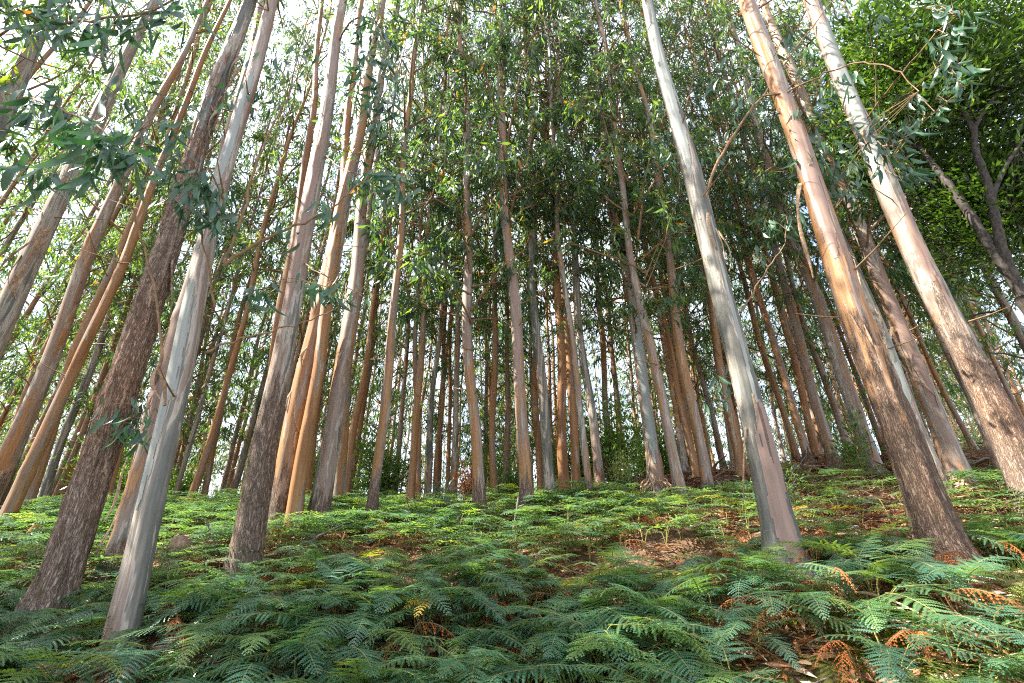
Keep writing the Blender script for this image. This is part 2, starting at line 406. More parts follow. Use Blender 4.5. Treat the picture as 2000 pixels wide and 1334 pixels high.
NEAR_CROWNS = [crown_mesh('crown', 100 + i, 4.0 + .4 * i, 46, 2.5, 30, .25, True, [TWIG, LEAF], 1.6, (17.0, .22)) for i in range(6)]
MID_CROWNS = [crown_mesh('crown', 130 + i, 4.2 + .7 * i, 46, 2.4, 20, .255, False, [TWIG, LEAF], 1.35, (22.0, .8)) for i in range(5)]
HIGH_CROWNS = [crown_mesh('crown', 150 + i, 9.8, 26, 2.8, 14, .21, True, [TWIG, LEAF]) for i in range(3)]
TOP_CROWN = crown_mesh('crown', 180, 15.0, 18, 2.4, 14, .22, True, [TWIG, LEAF])
FAR_CROWNS = [crown_mesh('crown', 200 + i, 1.5 + .7 * i, 40, 2.3, 16, .27, False, [TWIG, LEAF], 1.5, (24.0, 1.0)) for i in range(6)]

# key, x, y, lean, height, radius, rough bark up to, tint, label
TREES = [
    ('L1', -4.40, 5.00, -0.039, 26.0, 0.146, 9.50, 0.22, 'thick leaning eucalyptus with dark shaggy bark from base to crown, beside pale smooth trunk'),
    ('L2', -3.11, 4.30, -0.091, 25.7, 0.103, 0.00, 0.47, 'pale smooth eucalyptus leaning across the shaggy trunk, rooted in the front ferns'),
    ('L3', -4.77, 6.20, -0.089, 26.4, 0.155, 0.50, 0.52, 'cream and tan eucalyptus with peeling orange strips, behind the pale leaning trunk'),
    ('L4', -3.10, 5.90, -0.059, 25.8, 0.145, 3.30, 0.50, 'eucalyptus with grey furrowed lower trunk curving up to smooth pinkish bark'),
    ('F1', -8.51, 8.20, -0.020, 25.6, 0.100, 0.20, 0.95, "slim orange brown eucalyptus whose foot meets the photo's left edge"),
    ('F2', -9.55, 8.80, -0.030, 21.8, 0.161, 1.60, 0.60, 'stout twisted eucalyptus with dark foot, first trunk at the left edge behind the orange one'),
    ('F3', -11.09, 11.00, -0.061, 32.0, 0.116, 0.30, 0.70, 'tan eucalyptus just behind the orange trunk at the left edge'),
    ('F4', -12.70, 13.00, -0.108, 31.6, 0.102, 0.30, 0.35, 'slim grey green eucalyptus, fourth trunk counted from the left edge'),
    ('F5', -14.31, 15.00, -0.031, 31.5, 0.076, 0.20, 0.80, 'thin ochre eucalyptus between the grey green trunk and the shaggy leaning trunk'),
    ('F6', -9.75, 11.50, -0.082, 29.8, 0.094, 0.20, 0.85, 'tan and orange eucalyptus seen between the shaggy trunk and the pale leaning trunk'),
    ('F7', -8.15, 6.60, -0.057, 26.8, 0.165, 0.60, 0.40, 'big eucalyptus with hanging bark ribbons crossing the upper left edge of the photo'),
    ('F8', -7.37, 5.60, -0.219, 26.1, 0.166, 0.40, 0.20, 'whitish eucalyptus trunk cutting the top left corner behind large dark leaves'),
    ('F10', -12.52, 14.00, -0.071, 25.8, 0.186, 0.50, 0.60, 'thin dark eucalyptus stem slanting up to the white sky left of the shaggy crown'),
    ('F11', -8.04, 12.00, -0.005, 29.4, 0.083, 0.20, 0.90, 'rusty orange eucalyptus standing alone right of the pale leaning trunk'),
    ('F12', -9.66, 15.00, -0.045, 29.8, 0.084, 0.30, 0.80, 'very thin brown eucalyptus right beside the lone rusty trunk'),
    ('T4b', -4.79, 9.20, -0.103, 27.9, 0.124, 0.10, 1.00, 'bright orange eucalyptus half hidden behind the grey furrowed trunk'),
    ('T5', -3.95, 8.20, -0.004, 27.6, 0.185, 1.30, 0.65, 'eucalyptus with blackened foot and a loop of loose bark, right of the furrowed trunk'),
    ('T6', -3.56, 8.00, -0.068, 27.6, 0.115, 0.30, 0.90, 'slim straight red brown eucalyptus rising in front of the trunk with blackened foot'),
    ('T7', -3.35, 8.40, -0.020, 31.6, 0.156, 0.90, 0.55, 'sturdy tan eucalyptus with rough grey foot, right of the slim red brown trunk'),
    ('T7b', -4.95, 11.50, -0.040, 29.7, 0.090, 0.20, 0.95, 'thin orange brown eucalyptus seen between slim red brown trunk and sturdy tan trunk'),
    ('T8', -3.71, 10.20, -0.061, 30.1, 0.130, 0.40, 0.60, 'tan eucalyptus with flaking cream bark just right of the sturdy tan trunk'),
    ('T8b', -4.19, 12.00, -0.027, 20.1, 0.097, 0.20, 0.90, 'thin bent ochre stem touching the flaking cream trunk'),
    ('T9', -2.48, 8.60, -0.031, 31.4, 0.088, 1.20, 0.60, 'slender pinkish eucalyptus with dark foot alone at the edge of the bright ferns'),
    ('T10', -2.23, 10.50, -0.010, 31.8, 0.079, 0.20, 0.95, 'slender orange eucalyptus, front one of the close pair left of centre'),
    ('T11', -2.45, 12.50, -0.067, 31.9, 0.078, 0.10, 0.90, 'straight ochre eucalyptus, rear one of the close pair left of centre'),
    ('T12', -2.30, 13.00, -0.013, 29.4, 0.084, 0.10, 0.35, 'slim eucalyptus with pale grey foot right of the close orange pair'),
    ('T13', -2.22, 14.00, -0.048, 27.0, 0.079, 0.20, 0.80, 'thin tan eucalyptus right of the slim trunk with pale grey foot'),
    ('T14', -1.61, 13.00, -0.028, 31.2, 0.085, 0.20, 0.55, 'slim grey tan eucalyptus, thicker of two touching stems left of the tall centre trunk'),
    ('T14b', -2.09, 15.50, -0.012, 30.7, 0.068, 0.20, 0.80, 'very thin ochre stem, thinner of two touching stems left of the tall centre trunk'),
    ('T15', -0.58, 8.90, -0.073, 25.1, 0.112, 1.00, 0.65, 'tall straight brown eucalyptus with rough foot, left of the dark footed centre trunk'),
    ('T16', -0.47, 12.50, -0.032, 30.6, 0.092, 0.30, 0.75, 'thin rusty eucalyptus directly right of the tall straight brown trunk'),
    ('T17', -0.19, 14.00, -0.016, 25.6, 0.089, 0.10, 0.60, 'thin pale tan eucalyptus halfway between the two tall centre trunks'),
    ('T18', 0.28, 8.70, -0.044, 32.0, 0.121, 1.30, 0.55, 'tall mauve brown eucalyptus with blackish foot in the centre of the grove'),
    ('T19', 0.81, 10.00, -0.021, 31.8, 0.113, 0.50, 0.30, 'grey striped eucalyptus with brown foot, first right of the blackish foot trunk'),
    ('T19b', 0.78, 13.00, -0.007, 30.8, 0.090, 0.20, 0.95, 'thin orange eucalyptus behind the grey striped trunk'),
    ('T20', 1.18, 10.60, -0.018, 30.1, 0.115, 0.10, 0.98, 'smooth bright orange eucalyptus right of the grey striped trunk'),
    ('T21', 1.47, 10.80, -0.018, 26.2, 0.098, 0.30, 0.90, 'orange eucalyptus with flaking patches right of the smooth bright orange trunk'),
    ('T22', 1.52, 9.30, -0.024, 30.9, 0.067, 1.00, 0.50, 'thin wavy mauve eucalyptus in front of the flaking orange trunk'),
    ('T23', 1.95, 10.40, -0.026, 24.7, 0.099, 1.00, 0.35, 'eucalyptus with pale upper trunk and dark mottled foot, right of the wavy stem'),
    ('T25', 3.01, 14.00, 0.000, 27.7, 0.100, 0.20, 0.60, 'slim cream eucalyptus rising behind the light green bush'),
    ('T26', 3.80, 16.00, -0.013, 30.7, 0.088, 0.20, 0.65, 'thin tan eucalyptus right behind the slim cream trunk at the light green bush'),
    ('T27', 3.05, 10.00, -0.009, 19.7, 0.153, 0.15, 0.48, 'pale peeling eucalyptus with a heap of bark at its foot, right of light green bush'),
    ('T28', 3.12, 8.80, -0.018, 31.0, 0.095, 0.50, 0.50, 'tall slender mauve eucalyptus right of the pale trunk with the bark heap'),
    ('T29', 3.89, 9.40, -0.000, 26.1, 0.105, 0.60, 0.60, 'pinkish brown eucalyptus with dark foot, second right of the bark heap trunk'),
    ('T30', 4.35, 11.00, -0.081, 29.6, 0.073, 0.10, 0.98, 'thin orange eucalyptus slanting behind the pinkish brown trunk'),
    ('T31', 4.63, 12.50, -0.013, 24.4, 0.082, 0.20, 0.60, 'thin brown eucalyptus behind the tall slender mauve trunk'),
    ('T32', 5.47, 14.00, 0.015, 29.3, 0.084, 0.20, 0.75, 'thin pinkish eucalyptus behind the slanting orange stem'),
    ('T33', 6.60, 14.50, -0.014, 22.1, 0.086, 0.20, 0.60, 'thin tan eucalyptus between the pinkish brown trunk and the big grey trunk'),
    ('T34', 5.33, 10.80, 0.019, 29.3, 0.107, 0.10, 0.90, 'orange pink eucalyptus just left of the big blue grey trunk, at the litter edge'),
    ('T35', 6.27, 13.00, -0.002, 26.3, 0.082, 0.20, 0.40, 'slim grey eucalyptus behind the orange pink trunk'),
    ('R1', 2.66, 4.90, -0.006, 26.1, 0.137, 0.12, 0.05, 'big smooth blue grey eucalyptus with one pale streak and a flared torn foot'),
    ('T36', 7.71, 12.00, -0.005, 30.8, 0.094, 0.60, 0.85, 'rusty eucalyptus right behind the big blue grey trunk at the top of the litter'),
    ('T37', 8.33, 13.50, -0.032, 30.6, 0.082, 0.30, 0.90, 'thin rusty eucalyptus left of the other rusty trunk above the litter'),
    ('T39', 7.78, 11.20, 0.015, 30.2, 0.116, 0.70, 0.60, 'tan eucalyptus with spreading root foot above the bark litter slope'),
    ('T40', 8.35, 12.60, -0.001, 32.2, 0.093, 0.30, 0.85, 'slim orange brown eucalyptus left of the trunk with spreading root foot'),
    ('T41', 7.91, 10.20, 0.014, 29.7, 0.147, 0.20, 0.50, 'pale eucalyptus with a split orange foot and leafy sprouts above the litter'),
    ('T42', 9.57, 13.00, 0.007, 30.4, 0.088, 0.30, 0.60, 'slim shaded eucalyptus between the root foot trunk and the split orange foot trunk'),
    ('R2', 4.04, 4.70, -0.000, 29.8, 0.148, 3.00, 0.72, 'massive eucalyptus with dark mossy cracked lower bark and pink upper trunk'),
    ('T43', 6.89, 7.60, -0.018, 31.1, 0.097, 0.70, 0.25, 'blue grey eucalyptus close behind the massive dark footed trunk'),
    ('T44', 7.83, 8.20, -0.011, 30.0, 0.151, 0.10, 0.55, 'smooth cream and orange eucalyptus behind the blue grey trunk, ribbons at its foot'),
    ('T45', 9.06, 8.60, 0.029, 30.0, 0.092, 0.10, 0.40, 'pale eucalyptus with a white patch near its foot, close to the right edge'),
    ('R3', 6.57, 6.00, 0.017, 31.5, 0.174, 3.80, 0.42, 'large leaning eucalyptus with dark patched bark that leaves the photo at the right edge'),
    ('T46', 12.14, 12.00, -0.091, 19.4, 0.057, 0.20, 0.70, 'thin tan eucalyptus on the rise between cream orange trunk and white patched trunk'),
    ('T47', 13.70, 12.50, -0.078, 19.9, 0.064, 0.20, 0.60, 'thin pale eucalyptus on the rise right of the white patched trunk'),
    ('T48', 15.28, 14.50, -0.017, 26.1, 0.060, 0.20, 0.80, 'thin brown eucalyptus high on the rise behind the white patched trunk'),
]
SHORT = {'L1': 'shaggy leaning trunk', 'L2': 'pale smooth leaning trunk', 'L3': 'orange stripped cream trunk', 'L4': 'grey furrowed trunk', 'F1': 'orange left edge trunk',
         'F2': 'twisted left edge trunk', 'F3': 'tan left trunk', 'F4': 'grey green left trunk', 'F5': 'thin ochre left trunk', 'F6': 'tan and orange trunk',
         'F7': 'ribboned upper left trunk', 'F8': 'whitish top left trunk', 'F10': 'thin dark slanting stem', 'F11': 'lone rusty trunk', 'F12': 'very thin brown stem',
         'T4b': 'bright orange half hidden trunk', 'T5': 'trunk with blackened foot', 'T6': 'slim red brown trunk', 'T7': 'sturdy tan trunk', 'T7b': 'thin orange brown stem',
         'T8': 'flaking cream trunk', 'T8b': 'bent ochre stem', 'T9': 'slender pinkish trunk', 'T10': 'front orange pair trunk', 'T11': 'rear orange pair trunk',
         'T12': 'slim pale footed trunk', 'T13': 'thin tan stem', 'T14': 'thicker touching stem', 'T14b': 'thinner touching stem', 'T15': 'tall straight brown trunk',
         'T16': 'thin rusty centre stem', 'T17': 'thin pale centre stem', 'T18': 'blackish footed centre trunk', 'T19': 'grey striped trunk', 'T19b': 'thin orange centre stem',
         'T20': 'smooth bright orange trunk', 'T21': 'flaking orange trunk', 'T22': 'thin wavy mauve stem', 'T23': 'mottled footed pale trunk', 'T25': 'slim cream trunk',
         'T26': 'thin tan bush trunk', 'T27': 'bark heap trunk', 'T28': 'slender mauve trunk', 'T29': 'pinkish brown trunk', 'T30': 'slanting orange stem',
         'T31': 'thin brown rear stem', 'T32': 'thin pinkish stem', 'T33': 'thin tan right stem', 'T34': 'orange pink trunk', 'T35': 'slim grey right stem',
         'R1': 'big blue grey trunk', 'T36': 'rusty litter trunk', 'T37': 'thin rusty right stem', 'T39': 'root foot trunk', 'T40': 'slim orange brown trunk',
         'T41': 'split orange foot trunk', 'T42': 'slim shaded right stem', 'R2': 'massive dark footed trunk', 'T43': 'blue grey rear trunk', 'T44': 'cream and orange trunk',
         'T45': 'white patched trunk', 'R3': 'large right edge trunk', 'T46': 'thin tan rise stem', 'T47': 'thin pale rise stem', 'T48': 'thin brown rise stem'}
_ORD = 'first second third fourth fifth sixth seventh eighth ninth tenth eleventh twelfth thirteenth fourteenth fifteenth sixteenth seventeenth eighteenth nineteenth twentieth'.split()
def ordinal(n): return _ORD[n] if n < 20 else '%d%s' % (n + 1, {1: 'st', 2: 'nd', 3: 'rd'}.get((n + 1) % 10, 'th'))
def label_by_foot(objs, kind, tail='from its foot'):
    """name things on the floor by the trunk foot nearest to them, the side they lie on and their order from it"""
    feet = [(k, x, y) for k, x, y, *_ in TREES if -9 < x < 10.5]
    cells = {}
    for o in objs:
        px, py = o.location.x, o.location.y
        k, x, y = min(feet, key=lambda f: (f[1] - px) ** 2 + (f[2] - py) ** 2)
        dx, dy = px - x, py - y
        side = ('left of' if dx < 0 else 'right of') if abs(dx) > abs(dy) else ('in front of' if dy < 0 else 'behind')
        cells.setdefault((k, side), []).append((dx * dx + dy * dy, o))
    for (k, side), lst in cells.items():
        lst.sort(key=lambda q: q[0])
        for i, (_, o) in enumerate(lst):
            o['label'] = '%s %s the %s' % (kind, side, SHORT[k]) + ('' if len(lst) == 1 else ', %s %s' % (ordinal(i), tail))
def label_by_depth(objs, kind):
    """name things deep in the grove by the front trunk they are seen next to and their order going in"""
    front = [(k, (x + lean * 2) / y) for k, x, y, lean, *_ in TREES if y < 12]
    cells = {}
    for o in objs:
        a = o.location.x / o.location.y
        k, b = min(front, key=lambda f: abs(f[1] - a))
        cells.setdefault((k, 'left' if a < b else 'right'), []).append((o.location.y, o))
    for (k, side), lst in cells.items():
        lst.sort(key=lambda q: q[0])
        for i, (_, o) in enumerate(lst):
            o['label'] = '%s seen just %s of the %s' % (kind, side, SHORT[k]) + ('' if len(lst) == 1 else ', %s going in' % ordinal(i))

tree_of = {}
trunk_spots = []

def tree_matrix(x, y, lean, leany=0.0):
    z = float(ground_z(x, y))
    axis = Vector((lean, leany, 1)).normalized()
    q = Vector((0, 0, 1)).rotation_difference(axis)
    return Vector((x, y, z)), q

def plant_tree(x, y, lean, H, r0, rough_to, tint, label, group, trunk_me, crown_me, spin, leany=0.0, cscale=None):
    loc, q = tree_matrix(x, y, lean, leany)
    t = bpy.data.objects.new('eucalyptus_tree', None); col.objects.link(t)
    t.location = loc; t.rotation_mode = 'QUATERNION'; t.rotation_quaternion = q
    tag(t, label, 'tree', group)
    tr = link('trunk', trunk_me, t)
    tr['rough_to'] = float(rough_to); tr['tint'] = float(tint)
    if crown_me is not None:
        c = link('crown', crown_me, t, rot=(0, 0, spin), scale=(1, 1, H / CH) if cscale is None else cscale)
    trunk_spots.append((x, y, r0))
    return t, tr

SHAG = {'L1': .055, 'L4': .022, 'R2': .03, 'R3': .022, 'T5': .02, 'F2': .02, 'T18': .015, 'T15': .012, 'T9': .012, 'R1': .0}
for i, (key, x, y, lean, H, r0, rough_to, tint, label) in enumerate(TREES):
    near = y < 7.8
    me = trunk_mesh('trunk', r0, H, i * 1.37 + 1, 64 if near else (28 if y < 10 else 16), 9.0 if near else 7.0, .035 if near else .09,
                    SHAG.get(key, .0), rough_to, .75 if key == 'R1' else (.22 if key in ('L2', 'T22') else .55), .085 if y > 7 else .05)
    cr = TOP_CROWN if key in ('F1', 'F2', 'F7', 'F8', 'L1', 'L3', 'L4', 'T5', 'T6', 'T4b', 'T7', 'T8', 'T7b', 'T8b') else HIGH_CROWNS[i % 3] if near else NEAR_CROWNS[(i * 5) % 6] if y < 9.7 else MID_CROWNS[i % 5]
    t, tr = plant_tree(x, y, lean, H, r0, rough_to, tint, label, 'eucalyptus trees of the grove', me, cr, i * 2.1)
    tr['sides'] = 64 if near else (28 if y < 10 else 16)
    tree_of[key] = (t, tr)

# trees of the same grove that stand just outside the photograph on the left and shade its front corner
for i, (x, y) in enumerate([(-9.3, 3.3), (-11.9, 2.9), (-14.3, 3.9), (-16.5, 3.0), (-7.6, 2.9)]):
    plant_tree(x, y, 0, 26, .16, .6, .5, 'eucalyptus standing just outside the left edge of the photo', 'trees outside the left edge', tree_of['F4'][1].data, NEAR_CROWNS[i], i * 1.7)

# ------------------------------------------------------------------ deeper grove: thin trunks that nothing tells apart
FAR_TRUNKS = [trunk_mesh('trunk', .105 + .012 * (i % 3), CH, 50 + i * 3.3, 10, 6.0, .35, 0, 0, .3, .09) for i in range(5)]
def far_label(x, y):
    a = x / y
    if y < 22:
        if a < -.45: return 'slim eucalyptus in the second line of trunks behind the left edge trees'
        if a < -.12: return 'slim eucalyptus in the second line of trunks behind the left centre row'
        if a < .2: return 'slim eucalyptus in the second line of trunks behind the centre row'
        if a < .55: return 'slim eucalyptus in the second line behind the pale peeling trunks right of centre'
        return 'slim eucalyptus in the second line above the bark litter slope'
    if a < -.3: return 'distant thin eucalyptus deep in the grove on the left, among sky gaps'
    if a < .25: return 'distant thin eucalyptus deep in the middle of the grove'
    return 'distant thin eucalyptus high on the slope deep in the right of the grove'
g = np.random.default_rng(21)
far_pts = [(-9.6, 13.6), (-8.3, 15.6), (-10.4, 17.6), (-6.9, 13.4), (-13.9, 19.5), (-16.0, 16.5), (-19.0, 13.2), (-21.5, 14.6), (-17.5, 18.6), (-12.9, 16.8), (-22.5, 17.2), (-13.2, 12.0), (-11.4, 14.9), (14.2, 12.6), (16.0, 14.0), (13.4, 10.9), (21.0, 18.6), (18.8, 19.5), (-15.2, 10.5), (-13.8, 8.6), (-16.8, 12.2), (-18.5, 15.0), (-14.6, 14.2), (-20.5, 18.0), (17.5, 15.5), (19.5, 17.0)]
tries = 0
while len(far_pts) < 232 and tries < 20000:
    tries += 1
    y = 13.5 + 40 * g.random() ** 1.35
    a = g.uniform(-1.16, 1.2); x = a * y
    if any((x - p) ** 2 + (y - q) ** 2 < (1.25 + .018 * y) ** 2 for p, q in far_pts): continue
    if any((x - p) ** 2 + (y - q) ** 2 < 1.1 ** 2 for p, q, r in trunk_spots): continue
    far_pts.append((x, y))
far_trees = []
for i, (x, y) in enumerate(far_pts):
    s = g.uniform(.6, 1.15); lab = far_label(x, y)
    t, tr = plant_tree(x, y, g.normal(0, .03), CH, .12 * s, g.uniform(.1, .9), g.uniform(.35, 1.0), lab, lab.split(',')[0].replace('slim eucalyptus', 'slim trunks').replace('distant thin eucalyptus', 'distant trunks'),
                       FAR_TRUNKS[i % 5], FAR_CROWNS[int(g.integers(6))], g.uniform(0, 6.28), g.normal(0, .02), (1, 1, g.uniform(.85, 1.12)))
    tr.scale = (s, s, 1); far_trees.append(t)
label_by_depth(far_trees, 'far eucalyptus')

# ------------------------------------------------------------------ branches of the nearest trees, every large leaf on its own
def sickle_leaf(name, seed, L=.2, W=.036, bend=.3, mat=None):
    g = np.random.default_rng(seed)
    n = 7; t = np.linspace(0, 1, n)
    w = W * np.sin(np.pi * np.clip(t * .93 + .05, 0, 1)) ** .75 * (1 - .25 * t); w[0] = .002; w[-1] = .0005
    x = bend * L * t ** 2; zz = -L * t * (1 - .12 * t); y = .12 * L * np.sin(t * 3 + seed) * t
    rows = []
    for i in range(n):
        tw = .5 * (t[i] - .3) * (1 if seed % 2 else -1)
        c, s = math.cos(tw), math.sin(tw)
        rows += [(x[i] - w[i] * c, y[i] - w[i] * s + w[i] * .35, zz[i]), (x[i], y[i], zz[i]), (x[i] + w[i] * c, y[i] + w[i] * s + w[i] * .35, zz[i])]
    T = []
    for i in range(n - 1):
        a = i * 3
        T += [[a, a + 1, a + 4], [a, a + 4, a + 3], [a + 1, a + 2, a + 5], [a + 1, a + 5, a + 4]]
    mb = MB(); mb.add(rows, T)
    return mb.mesh(name, [mat or LEAF_NEAR])
BIG_LEAVES = [sickle_leaf('leaf', 1, .26, .032, .10), sickle_leaf('leaf', 2, .28, .029, .30), sickle_leaf('leaf', 3, .24, .033, .45),
              sickle_leaf('leaf', 4, .29, .024, .55), sickle_leaf('leaf', 5, .22, .026, .22)]

